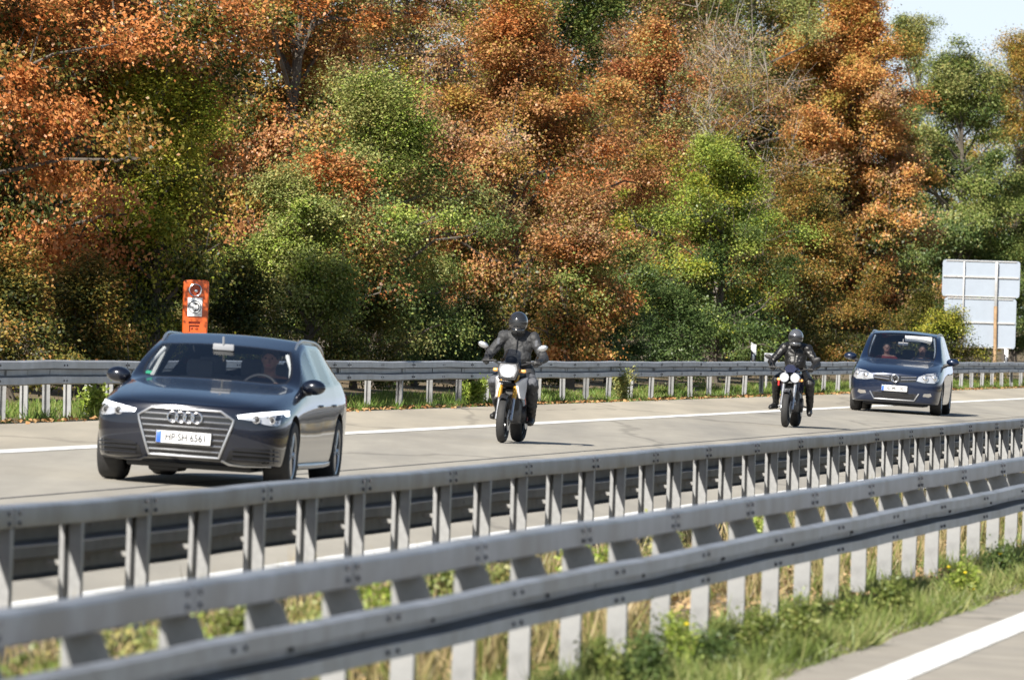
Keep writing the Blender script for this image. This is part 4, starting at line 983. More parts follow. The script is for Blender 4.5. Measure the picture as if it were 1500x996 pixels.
def crown_tree(name, label, cat, px, u, H, Rr, kinds, n, leaf=.085, seed=0, low=.12, shape='round', group=None, bark='bark', trunk=None, spray=.30, limbs=22, twigs=False, off=(0, 0), d=None, sub=5, mixw=None):
    y = d if d is not None else along(px, u); base = W(u, y)+Vector((off[0], off[1], -.05)); rng = np.random.default_rng(seed+7)
    root = empty(name, base, label, cat, group)
    tr = trunk or .018*H+.03
    n_t = 9; wob = np.cumsum(rng.normal(0, .035*Rr, (n_t, 2)), 0); wob[0] = 0
    tp = [Vector((wob[i, 0], wob[i, 1], H*.90*i/(n_t-1))) for i in range(n_t)]
    mb = MB(); mb.tube(tp, [tr*(1.35 if i == 0 else 1)*(1-.88*i/(n_t-1)) for i in range(n_t)], 8)
    env = {'round': lambda t: max(0., math.sin(math.pi*min(1, max(0, t*.86+.13))))**.6, 'cone': lambda t: max(.03, (1-t)**.75), 'column': lambda t: max(.05, math.sin(math.pi*(t*.92+.06)))**.4,
           'egg': lambda t: max(.05, math.sin(math.pi*min(1, t*.84+.15)))**.75,
           'dome': lambda t: max(.05, 1-max(0, (t-.25)/.75)**2)**.5 if t > .25 else .82+.18*t/.25, 'vase': lambda t: (.35+.65*t/.7) if t < .7 else max(.05, 1-((t-.7)/.32)**2)**.5}[shape]
    cl = []; lm = MB()
    for k in range(limbs):
        s = low+(.93-low)*(k+rng.uniform(0, 1))/limbs; az = 2.399963*k+rng.normal(0, .4)
        t = min(1, s+rng.uniform(.03, .22)); rad = Rr*env((t-low)/(1-low+1e-6))*rng.uniform(.42, 1.22)*(1+.22*math.sin(2*az+5*s+seed)+.18*math.sin(11*s+seed*1.7))
        i = min(n_t-2, int(s*(n_t-1)/.90)) if s < .90 else n_t-2; a = tp[i].lerp(tp[i+1], min(1, max(0, s*(n_t-1)/.90-i)))
        e = Vector((math.cos(az)*rad, math.sin(az)*rad, t*H)); mid = a.lerp(e, .5)+Vector((0, 0, rng.uniform(-.02, .10)*rad))
        lr = max(.012, tr*.42*(1-s*.6)); pts = [a, a.lerp(mid, .55)+Vector(rng.normal(0, .03*rad, 3)), mid, mid.lerp(e, .6)+Vector(rng.normal(0, .04*rad, 3)), e]
        lm.tube(pts, [lr, lr*.8, lr*.55, lr*.35, lr*.16], 5, cap=False)
        for q in range(sub):
            f = rng.uniform(.35, 1); p0 = mid.lerp(e, (f-.5)*2) if f > .5 else a.lerp(mid, f*2)
            dr = Vector(rng.normal(0, 1, 3)); dr.z *= .6; dr = (dr.normalized()+(e-a).normalized()*.7).normalized()*rng.uniform(.25, .62)*min(1.4, .35+Rr*.33)
            if rng.uniform() < .28: dr = Vector((rng.normal(0, .22), rng.normal(0, .22), 1))*dr.length*rng.uniform(.9, 1.7)
            p1 = p0+dr; lm.tube([p0, p0.lerp(p1, .5)+Vector((0, 0, .04)), p1], [lr*.3, lr*.2, .004], 4, cap=False)
            cl.append(p1); 
            if q % 2: cl.append(p0.lerp(p1, .5))
            if twigs:
                for _ in range(5): lm.tube([p1, p1+Vector(rng.normal(0, .30, 3))+dr*.5+Vector((0, 0, .12))], [.008, .003], 3, cap=False)
        cl.append(e)
    trm = mb.build('trunk', M[bark], root)
    lm.build('limbs', M[bark], root, smooth=True)
    cl = np.array([c[:] for c in cl]); m = len(cl); wgt = rng.uniform(.12, 1.45, m)**1.5; wgt[rng.uniform(size=m) < .18] *= .1; wgt /= wgt.sum()
    which = rng.choice(m, n, p=wgt); sg = spray*.88*rng.uniform(.6, 1.2, m)[which]
    off_ = rng.normal(size=(n, 3))*sg[:, None]; off_[:, 2] = off_[:, 2]*.62-.15*np.abs(off_[:, 0])
    base_c = cl[which]; inn = rng.uniform(size=n) < .12; base_c = np.where(inn[:, None], base_c*np.array([.45, .45, .93])+np.array([0, 0, .02*H]), base_c)
    c = base_c+off_; c[:, 2] = np.maximum(c[:, 2], .08)
    outd = c-np.array([0, 0, H*.45]); outd /= np.maximum(np.linalg.norm(outd, axis=1, keepdims=True), .1)
    ax, nr = leaf_dirs(rng, n, .45, outd*1.0); L = leaf*.80*rng.uniform(.6, 1.25, n)
    kinds = kinds if isinstance(kinds, (list, tuple)) else [kinds]
    # whole sprays turn together: each spray keeps one of the tree's leaf colours, by height and side
    pick = np.zeros(m, int)
    if len(kinds) > 1:
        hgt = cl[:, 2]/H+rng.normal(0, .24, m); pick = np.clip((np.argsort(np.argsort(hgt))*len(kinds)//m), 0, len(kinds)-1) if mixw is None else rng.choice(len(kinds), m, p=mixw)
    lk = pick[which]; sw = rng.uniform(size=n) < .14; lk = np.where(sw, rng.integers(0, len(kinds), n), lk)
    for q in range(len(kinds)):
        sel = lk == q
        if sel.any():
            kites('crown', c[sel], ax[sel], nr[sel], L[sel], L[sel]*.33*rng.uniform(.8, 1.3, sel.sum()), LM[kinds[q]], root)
    return root
def top_h(px, u, py, d=None):                       # height that brings a tree's top to a picture row
    y = d or along(px, u); return pix(px, py, y).z-gz(u)
G1, G2, G3 = 'trees along the front of the wood', 'bushes at the foot of the wood', 'trees farther back in the wood'
T = crown_tree
K = 2.8
def rad_px(px, u, wpx): return wpx*along(px, u)/FPX/2
def tree(label, px, u, top, wpx, kinds, n, cat='tree', name='broadleaf_tree', group=G1, **k):
    if group == G1: u += 1.1
    H = top_h(px, u, top); return T(name, label, cat, px, u, H, rad_px(px, u, wpx), kinds, int(n*K), group=group, **k)
# --- front of the wood, from left to right in the photograph
tree('big russet tree overhanging the orange emergency phone from behind', 70, -26.5, -330, 640, ['under', 'mixed', 'russet', 'tan', 'russet', 'orange', 'russet'], 62000, seed=1, low=.1, limbs=46, leaf=.095, spray=.34)
tree('russet tree with dark lower branches cut by the left edge of the picture', -190, -27.0, -330, 640, ['under', 'mixed', 'russet', 'russet', 'orange'], 42000, seed=2, low=.1, limbs=30, leaf=.095)
tree('slender yellow-green tree just above the orange emergency phone', 232, -24.6, 90, 190, ['under', 'yellowgreen', 'yellowgreen', 'yellowgreen'], 17000, seed=3, low=.08, limbs=26, shape='column', leaf=.08, spray=.24)
tree('dull brown tree rising behind the yellow-green sapling', 400, -28.5, -240, 330, ['under', 'brown', 'gold', 'russet', 'tan', 'russet'], 34000, seed=4, low=.12, limbs=34, leaf=.09)
tree('light green bushy tree between the nearest car and the white-panelled motorcycle', 545, -25.4, 120, 250, ['dark', 'green', 'pale', 'green', 'fresh', 'pale'], 36000, seed=5, low=.06, limbs=36, shape='column', leaf=.07, spray=.26)
tree('broad pale green bush behind the right half of the nearest car', 430, -23.6, 268, 250, ['under', 'green', 'fresh', 'pale'], 26000, cat='bush', name='bush', group=G2, seed=6, low=.05, limbs=26, shape='dome', leaf=.065, spray=.22)
tree('small rusty brown tree between the pale green bush and the light green tree', 475, -24.9, 235, 170, ['under', 'brown', 'russet'], 8000, seed=7, low=.3, limbs=16, leaf=.09)
tree('tall tan and pinkish tree above the light green bushy tree', 610, -29.5, -190, 350, ['mixed', 'tan', 'yellowgreen', 'tan', 'pale', 'tan'], 56000, seed=8, low=.12, limbs=60, leaf=.08, spray=.32)
tree('large brown tree in the middle of the wood above the white-panelled motorcycle', 735, -26.6, 20, 380, ['under', 'brown', 'mixed', 'tan', 'brown', 'gold', 'brown', 'russet'], 56000, seed=9, low=.08, limbs=46, leaf=.085, spray=.30)
tree('low orange-brown tree right behind the shoulder of the first motorcycle rider', 835, -24.0, 300, 190, ['mixed', 'orange', 'green', 'brown', 'tan'], 15000, seed=10, low=.1, limbs=22, leaf=.085, spray=.24)
tree('red-orange tree between the large brown tree and the bright green bush', 945, -27.6, 55, 190, ['under', 'red', 'brown', 'red', 'pale', 'orange'], 27000, seed=11, low=.1, limbs=30, leaf=.09, spray=.3)
tree('bright fresh green bush with a domed top behind the delineator post', 1045, -23.9, 228, 290, ['dark', 'dark', 'fresh', 'yellowgreen', 'fresh'], 40000, cat='bush', name='bush', group=G2, seed=12, low=.05, limbs=34, shape='dome', leaf=.075, spray=.26)
tree('thin half bare tree with pale grey stems showing above the bright green bush', 1040, -27.4, 60, 280, ['pale', 'tan', 'gold', 'tan'], 10500, seed=13, low=.25, limbs=30, shape='vase', leaf=.065, bark='bark_pale', twigs=True, spray=.34, trunk=.07)
tree('big orange tree rising behind the dark blue people carrier, brightest of the wood', 1238, -28.2, 8, 340, ['under', 'mixed', 'orange', 'tan', 'orange', 'orange', 'gold', 'orange'], 110000, seed=14, low=.05, limbs=90, leaf=.115, spray=.30, shape='egg')
tree('mixed green and brown bushy tree between the bright green bush and the big orange tree', 1165, -25.0, 270, 200, ['under', 'mixed', 'mixed'], 20000, seed=15, low=.06, limbs=26, leaf=.08)
tree('dark green tree just right of the big orange tree, its top below the sky gap', 1388, -29.8, 88, 270, ['dark', 'green', 'dark', 'green', 'pale'], 52000, seed=16, low=.08, limbs=60, leaf=.115, spray=.34)
tree('golden and green tree at the right edge above the big road sign', 1478, -32.5, 66, 230, ['green', 'pale', 'gold', 'gold'], 46000, seed=17, low=.1, limbs=60, leaf=.12, spray=.36)
tree('green tree right behind the road sign back, lower than the golden one', 1480, -27.5, 300, 240, ['dark', 'green', 'green'], 34000, seed=18, low=.08, limbs=26, leaf=.09)
tree('yellow-green bush reaching over the left side of the big road sign', 1388, -22.6, 462, 110, ['under', 'under', 'yellowgreen'], 7000, cat='bush', name='bush', group=G2, seed=19, low=.05, limbs=18, leaf=.075, spray=.22, shape='dome')
tree('pale green tree behind the half bare tree, topped by the picture edge', 1010, -32, -120, 380, ['green', 'pale', 'pale'], 52000, seed=20, low=.15, limbs=60, leaf=.10, spray=.36, group=G3)
tree('yellow and orange tree top left of the sky gap, behind the big orange tree', 1168, -30, -60, 270, ['green', 'gold', 'gold'], 42000, seed=21, low=.2, limbs=54, leaf=.10, spray=.34, group=G3)
tree('deep green conifer-like tree at the top middle of the picture', 805, -31, -140, 240, ['dark', 'green', 'dark', 'green'], 46000, seed=22, low=.12, limbs=56, leaf=.10, spray=.36, group=G3)
tree('green and yellow tree at the top left middle, behind the tan tree', 500, -33, -260, 300, ['green', 'yellowgreen', 'pale'], 22000, seed=23, low=.2, limbs=30, leaf=.10, spray=.36, group=G3)
tree('pale olive tree peeping up at the left end of the sky gap', 1318, -33, 48, 200, ['green', 'pale', 'pale'], 38000, seed=24, low=.15, limbs=28, leaf=.10, spray=.34, group=G3)
tree('russet tree far behind the red-orange tree, filling the gap above it', 890, -34, -150, 240, ['brown', 'russet', 'pale'], 20000, seed=25, low=.2, limbs=28, leaf=.11, spray=.38, group=G3)
tree('red-leaved tree top showing above the tan tree', 690, -34, -200, 220, ['brown', 'red', 'red'], 18000, seed=26, low=.25, limbs=28, leaf=.11, spray=.36, group=G3)
tree('green tree farther back at the right edge under the golden one', 1545, -34, 90, 300, ['dark', 'green', 'pale'], 20000, seed=27, low=.1, limbs=28, leaf=.11, spray=.4, group=G3)
tree('bronze tree behind the russet one at the top left corner', 200, -32, -420, 420, ['under', 'brown', 'russet'], 26000, seed=28, low=.15, limbs=30, leaf=.12, spray=.42, group=G3)
tree('green and golden tree filling the wood behind the half bare tree', 1085, -31, -40, 300, ['dark', 'green', 'gold', 'pale'], 42000, seed=29, low=.1, limbs=54, leaf=.11, spray=.38, group=G3)
tree('bronze and green tree filling the wood behind the red-orange tree', 960, -31.5, -60, 280, ['under', 'brown', 'green', 'tan'], 40000, seed=30, low=.1, limbs=54, leaf=.11, spray=.38, group=G3)
tree('dull green tree filling the wood between the tan tree and the dull brown tree', 430, -32, -260, 330, ['dark', 'green', 'brown', 'pale'], 40000, seed=31, low=.1, limbs=54, leaf=.10, spray=.38, group=G3)
# --- low bushes along the foot of the wood
LOW = [(20, 405, 150, 'mixed', 'dark low bush with scattered yellow leaves at the left edge, behind the guard rail'),
 (120, 395, 150, 'mixed', 'low bush with orange and yellow leaves left of the orange emergency phone'),
 (200, 425, 100, 'yellowgreen', 'low yellow-green bush touching the left side of the orange emergency phone'),
 (345, 400, 150, 'under', 'low dark green bush just right of the orange emergency phone'),
 (520, 400, 160, 'under', 'low dark bush under the light green bushy tree'),
 (610, 430, 150, 'dark', 'low deep green bush left of the first motorcycle rider'),
 (690, 450, 120, 'under', 'low leafy bush directly behind the first motorcycle rider'),
 (790, 455, 110, 'mixed', 'low bush with orange and green leaves under the low orange-brown tree'),
 (890, 440, 120, 'dark', 'low dark bush between the orange-brown tree and the bright green bush'),
 (985, 430, 130, 'dark', 'low dark green bush left of the delineator post'),
 (1090, 455, 120, 'dark', 'low dark bush right behind the delineator post'),
 (1180, 440, 130, 'under', 'low green bush behind the second motorcycle rider'),
 (1270, 430, 140, 'mixed', 'low bush with some brown leaves left of the people carrier roof'),
 (1350, 440, 110, 'under', 'low green bush right of the people carrier roof')]
for i, (px, top, wpx, kd, lb) in enumerate(LOW):
    u = -23.3-.4*(i % 3)
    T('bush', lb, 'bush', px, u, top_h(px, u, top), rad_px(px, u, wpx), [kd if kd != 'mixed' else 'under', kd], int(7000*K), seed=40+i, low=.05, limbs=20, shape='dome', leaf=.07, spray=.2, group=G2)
# --- the wood behind, too dense to tell its trees apart
def woods():
    rng = np.random.default_rng(5); cs = []; Hs = []
    for i in range(330):
        u = rng.uniform(-62, -37); y = rng.uniform(100, 300) if i < 240 else rng.uniform(300, 460)
        H = rng.uniform(9.5, 13.5)*np.interp(y, [100, 205, 240, 300, 460], [1.15, 1.05, .62, .55, .7])
        if u < -38: cs.append((u, y, H))
    n_per = 1700; P = []
    for (u, y, H) in cs:
        b = np.array(W(u, y)[:]); k = rng.normal(size=(26, 3))*np.array([1.5, 1.5, .26*H])+np.array([0, 0, H*.55]); k[:, 2] = np.clip(k[:, 2], .5, H)
        P.append(b+k[rng.integers(0, 26, n_per)]+rng.normal(size=(n_per, 3))*.5)
    c = np.concatenate(P); n = len(c); ax, nr = leaf_dirs(rng, n, .4); L = .24*rng.uniform(.6, 1.3, n)
    o = kites('distant_wood', c, ax, nr, L, L*.36, leafmat('far_wood_leaf', [(.06, .09, .03), (.11, .14, .045), (.22, .20, .07), (.32, .18, .07), (.10, .13, .04)]))
    props(o, 'mass of autumn trees deep in the wood behind the front trees', 'wood', kind='stuff')
woods()
# ------------------------------------------------------------------ grass, litter and weeds
def grass(name, label, u0, u1, y0, y1, n, h0, h1, cols, seed, w_=.006, clump=.5, lean=.35, pw=1.):
    rng = np.random.default_rng(seed); m = int((y1-y0)*(u1-u0)*3*clump)+10
    cu = rng.uniform(u0, u1, m); cy = y0+(y1-y0)*rng.uniform(0, 1, m)**pw; ch = rng.uniform(.35, 1.25, m)**1.3
    k = rng.integers(0, m, n); u = np.clip(cu[k]+rng.normal(0, .10, n), u0, u1); y = cy[k]+rng.normal(0, .16, n)
    H = (h0+(h1-h0)*rng.uniform(0, 1, n)**2)*ch[k]
    c = np.stack([u+.149*y+3e-5*((y-93)**2-8649), y, np.interp(u, _PU, _PZ)], 1)
    d = rng.normal(0, lean, (n, 3)); d[:, 2] = 1; d = unit(d); c = c+d*H[:, None]*.5-np.array([0, 0, .02])
    nr = rng.normal(size=(n, 3)); nr = unit(nr-d*(nr*d).sum(1, keepdims=True))
    o = kites(name, c, d, nr, H, np.full(n, w_)*rng.uniform(.7, 1.5, n), leafmat(name+'_blade', cols, .3), fold=.1)
    return props(o, label, 'grass', kind='stuff')
GC = [(.06, .10, .02), (.11, .19, .035), (.17, .27, .05), (.26, .27, .09), (.12, .2, .04)]
GD = [(.10, .12, .03), (.17, .20, .05), (.34, .27, .13), (.44, .34, .19), (.16, .19, .05)]
grass('roadside_grass', 'bright green grass strip at the foot of the far guard rail', -22.6, -20.1, 84, 300, 130000, .05, .20, GC, 1, .006, .8, .55)
grass('median_grass', 'green and straw-coloured growth in the median between the two near guard rails', -8.95, -6.35, 25, 210, 90000, .12, .5, GD, 2, .006, .5, pw=1.6)
grass('verge_grass', 'green and dry grass under the nearest guard rail along the road edge', -6.3, -5.0, 27, 190, 320000, .05, .24, [(.06, .085, .02), (.13, .18, .04), (.20, .26, .07), (.34, .33, .14), (.14, .20, .045)], 3, .004, 1.6, .75, pw=1.6)
def litter(name, label, u0, u1, y0, y1, n, L, cols, seed, cover=None):
    rng = np.random.default_rng(seed); y = rng.uniform(y0, y1, n); u = u0+(u1-u0)*rng.beta(1.2, 2.2, n) if cover is None else rng.uniform(u0, u1, n)
    c = np.stack([u+.149*y+3e-5*((y-93)**2-8649), y, np.interp(u, _PU, _PZ)+.02+rng.uniform(0, .02, n)], 1)
    nr = rng.normal(0, .45, (n, 3)); nr[:, 2] = 1; nr = unit(nr); ax = rng.normal(size=(n, 3)); ax = unit(ax-nr*(ax*nr).sum(1, keepdims=True))
    LL = L*rng.uniform(.6, 1.3, n); o = kites(name, c, ax, nr, LL, LL*.36, leafmat(name+'_leaf', cols, .2))
    return props(o, label, 'fallen leaves', kind='stuff')
LC = [(.22, .10, .04), (.36, .17, .07), (.46, .26, .12), (.5, .33, .16), (.3, .16, .07)]
litter('fallen_leaves', 'brown fallen leaves along the edge of the far hard shoulder', -20.35, -19.7, 84, 300, 3600, .07, LC, 4)
litter('median_litter', 'dry fallen leaves lying in the median', -8.9, -5.6, 25, 200, 26000, .07, [(.3, .2, .1), (.42, .28, .14), (.5, .36, .2), (.34, .22, .1)], 6, 1)
# gravel crumbs along the near road edge
litter('edge_gravel', 'crumbled grit along the near road edge', -5.12, -4.82, 30, 150, 7000, .014, [(.2, .19, .17), (.28, .26, .23), (.34, .31, .27)], 7)
def weed(label, u, y, H, kind, seed, stems=6, leaf=.05, n=260, flower=None, group='weeds along the nearest guard rail', name='weed', spread=.3):
    rng = np.random.default_rng(seed); org = W(u, y, -.02); root = empty(name, org, label, 'weed', group); mb = MB(); C = []
    for k in range(stems):
        a = rng.uniform(0, 6.28); r = rng.uniform(.1, 1)*spread*H; e = Vector((math.cos(a)*r, math.sin(a)*r, H*rng.uniform(.6, 1))); p = e*.5+Vector((0, 0, H*.12))
        b0 = Vector((math.cos(a), math.sin(a), 0))*.03; mb.tube([b0, p, e], [.006, .005, .002], 5)
        for t in np.linspace(.12, 1, max(4, n//stems)):
            q = b0.lerp(p, t*2) if t < .5 else p.lerp(e, t*2-1); [C.append(np.array(q[:])+rng.normal(0, .045+.05*H*(1-t), 3)) for _ in range(3)]
    mb.build('stems', M['stem'], root); C = np.array(C); ax, nr = leaf_dirs(rng, len(C), .3); L = leaf*rng.uniform(.5, 1.4, len(C)); C[:, 2] = np.maximum(C[:, 2], .03)
    kites('leaves', C, ax, nr, L, L*.26, LM[kind], root)
    if flower:
        for _ in range(flower):
            f = MB(); i = rng.integers(0, len(C)); f.ball(C[i]+np.array([0, 0, .02]), (.016, .016, .009), 7, 4); f.build('flower', M['yellow'], root)
    return root
M['yellow'] = mat('yellow_petals', (.8, .6, .02), .6)
WD = [(1320, -5.25, .52, 'green', 'leafy weed bush under the rail near the right edge, beside the road', 0, 10, 700),
 (1425, -5.3, .42, 'fresh', 'weed with small yellow flowers at the right edge of the verge', 5, 8, 420),
 (1475, -5.35, .5, 'dark', 'dark green weed at the far right end of the visible verge', 3, 9, 500),
 (1260, -5.3, .40, 'green', 'light green weed left of the leafy weed bush on the verge', 0, 8, 420),
 (1185, -5.35, .55, 'green', 'low leafy weed patch in the middle of the verge', 0, 9, 520),
 (1120, -5.45, .50, 'green', 'upright green weed a little left of the middle of the verge', 0, 8, 420),
 (1060, -5.4, .42, 'dark', 'dark green weed clump low on the verge near the picture bottom', 0, 10, 560),
 (1010, -5.55, .62, 'fresh', 'fresh green weed against the post of the nearest rail', 2, 8, 380),
 (960, -5.5, .5, 'dark', 'dark shaded weed at the left end of the verge', 0, 10, 560),
 (900, -5.6, .55, 'green', 'green weed rising between rail posts at the picture bottom', 0, 8, 420)]
for i, (px, u, H, kd, lb, fl, st, n) in enumerate(WD): weed(lb, u, along(px, u), H*.62, kd, 100+i, st, .03, n, fl)
MD = [(250, .62, 'pale'), (290, .6, 'fresh'), (370, .62, 'green'), (500, .64, 'pale'), (575, .62, 'fresh'), (660, .6, 'green'), (745, .64, 'pale'), (860, .62, 'fresh'), (985, .6, 'pale'), (60, .62, 'green'), (1130, .6, 'fresh'), (160, .58, 'pale')]
for i, (px, H, kd) in enumerate(MD):
    weed('leafy weed in the median, seen between the two beams of the nearest guard rail', -7.0-.25*(i % 3), along(px, -7.0-.25*(i % 3)), H*.98, kd, 140+i, 9, .042, 360, group='weeds in the median', spread=.34)
for i, (px, lb, H) in enumerate([(915, 'pale bushy weed growing through the far guard rail right of the first motorcycle', .62), (698, 'green weed tuft under the far guard rail beside the first motorcycle', .5), (1180, 'weed tuft under the far guard rail behind the second motorcycle', .4), (140, 'weed tuft at the foot of the far guard rail left of the nearest car', .42)]):
    weed(lb, -20.45, along(px, -20.45), H, 'pale' if i == 0 else 'fresh', 170+i, 12, .06, 520, group='weeds along the far guard rail', spread=.5)

# ------------------------------------------------------------------ roadside furniture
def phone_pillar():
    px, u = 285, -21.6; y = along(px, u); base = W(u, y); zt = pix(288, 410, y).z-base.z; hz = zt-.80
    root = empty('emergency_phone', base, 'orange emergency phone pillar with a white handset pictogram behind the guard rail', 'emergency phone'); root.rotation_euler = (0, 0, .06)
    b = MB(); b.tube([(0, 0, -.2), (0, 0, hz+.02)], .075, 20); b.box((0, .0, hz-.02), (.2, .2, .04), bev=.01); b.build('pole', M['orange'], root)
    n = 10; Wd, D = .19, .15
    prof = []
    for i in range(n+1):
        a = math.pi*i/n; prof.append((Wd*math.copysign(abs(math.cos(a))**.35, math.cos(a)), zt-.06+.06*math.sin(a)**.6))
    poly = [(-Wd*.97, hz), (Wd*.97, hz)]+prof
    b = MB(); b.prism(poly, -D, D)
    me = b.mesh('housing', [M['orange']], True, 30); o = link_mesh('housing_raw', me); bv = o.modifiers.new('b', 'BEVEL'); bv.width = .018; bv.segments = 3; bv.limit_method = 'ANGLE'; bv.angle_limit = R(40)
    cut = MB(); cut.lathe([(.001, -.3), (.085, -.3), (.07, -.09), (.001, -.09)], (-.012, 0, zt-.155), 'Y', 28); cut.box((-.012, -D, hz+.17), (.17, .10, .035)); cut.box((-.012, -D, hz+.085), (.15, .06, .10))
    cm = cut.mesh('c', [M['orange_d']], False); co = link_mesh('c', cm); bo = o.modifiers.new('x', 'BOOLEAN'); bo.object = co; bo.solver = 'EXACT'
    me = evaluated(o); bpy.data.objects.remove(co); me.name = 'housing'; link_mesh('housing', me, root)
    b = MB(); b.ball((-.0, -.11, zt-.165), (.034, .02, .034)); b.ring((-.012, -D-.004, zt-.155), .088, .012, 'Y', 28, 8); b.build('signal_lamp', [M['chrome']], root)
    s = empty('pictogram_panel', (-.012, -D-.012, zt-.40)); s.parent = root
    b = MB(); b.box((0, 0, 0), (.215, .016, .275), bev=.006); b.build('panel_board', M['white'], s)
    b = MB(); b.ring((0, -.011, 0), .090, .005, 'Y', 40, 6); b.build('ring_mark', M['ink'], s)
    b = MB(); arc = [(.014+.042*math.cos(a), .0+.054*math.sin(a)) for a in np.linspace(-1.35, 1.35, 15)]
    b.tube([(x, -.011, z) for x, z in arc], [.0125]*15, 8, flat=.5); b.box((.010, -.011, .05), (.036, .008, .026), rot=Matrix.Rotation(.5, 3, 'Y'), bev=.003); b.box((.010, -.011, -.05), (.036, .008, .026), rot=Matrix.Rotation(-.5, 3, 'Y'), bev=.003); b.build('handset_mark', M['ink'], s)
    t = text_mb('SOS', .028, .001); q = MB(); q.add([(v[0]-.040, -.0105-v[2], v[1]) for v in t.v], t.f); q.build('letters', M['ink'], s)
    b = MB(); b.box((-.05, -D+.02, hz+.09), (.03, .01, .03), bev=.004); b.box((.02, -D+.02, hz+.085), (.04, .01, .02), bev=.004); b.build('speaker_button', M['orange_d'], root)
phone_pillar()
def delineator(px, u, top, label):
    y = along(px, u); base = W(U3, y, .66)+Vector((u-U3, 0, 0)); h = pix(px, top, y).z-base.z
    root = empty('delineator_post', base, label, 'delineator post', 'delineator posts mounted on the far guard rail')
    poly = [(-.06, -.05), (.06, -.05), (.045, .05), (-.045, .05)]
    z1, z2 = h-.21, h-.43; b = MB(); sl = .06
    def seg(za, zb, m, slant0, slant1):
        vs = [(x, yy, za+(slant0*(-x/.06) if slant0 else 0)) for x, yy in poly]+[(x, yy, zb+(slant1*(-x/.06))) for x, yy in poly]
        q = MB(); q.add(vs, [(3, 2, 1, 0), (4, 5, 6, 7)]+[(i, (i+1) % 4, 4+(i+1) % 4, 4+i) for i in range(4)]); return q
    seg(-.04, z2, 0, 0, sl).build('post_body', M['white'], root, smooth=False); seg(z2+.001, z1, 0, sl, sl).build('black_band', M['ink'], root, smooth=False); seg(z1+.001, h, 0, sl, .03).build('post_cap', M['white'], root, smooth=False)
    b = MB(); b.box((.05, .0, .03), (.16, .03, .05), bev=.005); b.build('clamp', M['galv_old'], root)
    b = MB(); b.box((0, -.053, (z1+z2)/2), (.05, .008, .16), bev=.003); b.build('reflector', M['silver'], root)
delineator(1104, -20.76, 503, 'white delineator post with slanted black band, beside the small sign back')
delineator(1474, -20.76, 511, 'white delineator post with slanted black band under the big road sign')
def small_sign():
    px, u = 1127, -21.7; y = along(px, u); base = W(u, y); p0 = pix(1117, 517, y); p1 = pix(1139, 532, y)
    root = empty('small_sign', base, 'small blank sign back on a short post beside the rider in leather', 'sign')
    zc = (p0.z+p1.z)/2-base.z; wd = .32; ht = (p0.z-p1.z)
    b = MB(); b.box((.05, -.03, zc), (wd, .012, ht), bev=.005); b.build('sign_board', M['galv_old'], root)
    b = MB(); b.tube([(-.05, 0, -.2), (-.05, 0, zc+.02)], .03, 12); b.build('post', M['steelpole'], root)
small_sign()
def big_sign():
    u = -22.2; y = along(1435, u); base = W(u, y); s = FPX/y
    root = empty('road_sign', base, 'large grey back of a motorway direction sign on a pole at the right edge', 'road sign'); root.rotation_euler = (0, 0, -.16)
    z = lambda py: pix(1435, py, y).z-base.z; x = lambda px: (px-1435)/s
    def board(x0, x1, y0, y1, verts, hors):
        zz0, zz1 = z(y1), z(y0); xa, xb = x(x0), x(x1); r = .10; n = 5; poly = []
        for cx, cz, a0 in ((xb-r, zz1-r, 0), (xa+r, zz1-r, 90), (xa+r, zz0+r, 180), (xb-r, zz0+r, 270)):
            for i in range(n+1):
                a = R(a0+90*i/n); poly.append((cx+r*math.cos(a), cz+r*math.sin(a)))
        b = MB(); b.prism(poly, 0, .03); pa = b.build('sign_panel', M['alu'], root, smooth=False)
        f = MB()
        for hz_ in hors: f.box(((xa+xb)/2, -.025, z(hz_)), (xb-xa-.06, .05, .05))
        for q in (y0+1.2, y1-1.2): f.box(((xa+xb)/2, -.02, z(q)), (xb-xa-.22, .03, .03))
        f.build('ribs', M['steelpole'], pa, smooth=False)
    board(1377, 1491, 381.5, 435.5, [], [406]); board(1381, 1487, 436.5, 510, [], [436.5+36])
    b = MB(); b.tube([(x(1459), -.09, -.2), (x(1457), -.09, z(448))], .055, 14); b.build('pole', M['polewood'], root)
    b = MB(); b.box((x(1457), -.09, (z(448)+z(384))/2), (.085, .085, z(384)-z(448)), bev=.008); b.build('pole_head', M['steelpole'], root)
    b = MB(); b.box((x(1409), -.06, (z(508)+z(384))/2), (.05, .05, z(384)-z(508)), bev=.006); b.build('upright_rib', M['steelpole'], root)
    b = MB(); b.tube([(x(1409), .12, -.2), (x(1409), .12, z(384))], .055, 12); b.build('rear_pole', M['steelpole'], root)
big_sign()
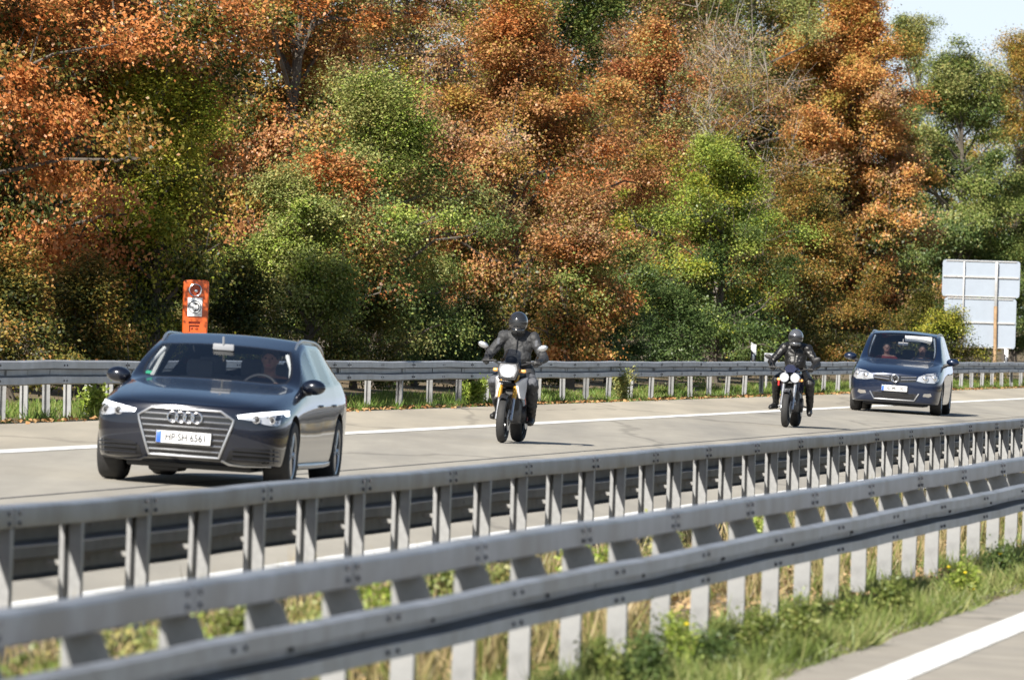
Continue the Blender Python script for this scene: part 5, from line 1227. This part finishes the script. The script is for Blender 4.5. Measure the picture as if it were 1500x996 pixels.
# ------------------------------------------------------------------ traffic
car1 = put(estate_car(), -.80, 0, 166, 702, R(1.4))
d1 = driver('estate', 'driver with dark hair, both hands on the wheel of the nearest car', (.37, 1.60, .42), (.37, 1.16, .90), M['shirt_dark'], M['hair']); join_frame(d1, car1)
van = put(people_carrier(), -.80, 0, 1255, 601, R(2.2))
d2 = driver('carrier', 'driver in a dark top at the wheel of the dark blue people carrier', (.37, 1.46, .52), (.37, .98, 1.0), M['shirt_dark'], M['hair']); join_frame(d2, van)
d3 = driver('carrier', 'passenger in a red top in the front seat of the dark blue people carrier', (-.37, 1.48, .52), (-.37, .98, 1.0), M['shirt_red'], M['hair'], False); join_frame(d3, van)
b1 = put(adventure_bike(), 0, -.72, 735, 649)
r1 = rider(b1, 'rider in grey-black textile jacket and black helmet on the white-panelled motorcycle',
 dict(hip=(0, .34, .93), chest=(0, .20, 1.28), neck=(0, .13, 1.47), head=(0, .05, 1.60), shoulder=(.20, .17, 1.40), elbow=(.375, .10, 1.15), hand=(.345, -.18, 1.09), knee=(.25, -.12, .80), ankle=(.21, .24, .42), toe=(.26, .04, .33), knee_l=(.27, -.12, .80), ankle_l=(.24, .2, .36), toe_l=(.25, .02, .27)), M['textile'], M['helmet_black'], True); join_frame(r1, b1)
b2 = put(roadster_bike(), 0, -.72, 1150, 626)
r2 = rider(b2, 'rider in shiny black leather and gunmetal helmet on the twin-headlamp motorcycle',
 dict(hip=(0, .36, .91), chest=(0, .17, 1.22), neck=(0, .08, 1.40), head=(0, -.02, 1.52), shoulder=(.20, .13, 1.33), elbow=(.40, .05, 1.08), hand=(.335, -.18, 1.01), knee=(.27, -.10, .78), ankle=(.30, .26, .40), toe=(.36, .06, .31), knee_l=(.30, -.08, .76), ankle_l=(.29, .22, .33), toe_l=(.31, .04, .24)), M['leather'], M['helmet_silver']); join_frame(r2, b2)
st = MB(); st.box((0, 0, 0), (.06, .004, .05), bev=.001); so = st.build('windscreen_sticker', M['sticker'], car1); so.location = (-.66, .78, 1.03); so.rotation_euler = (-.98, 0, -.28)
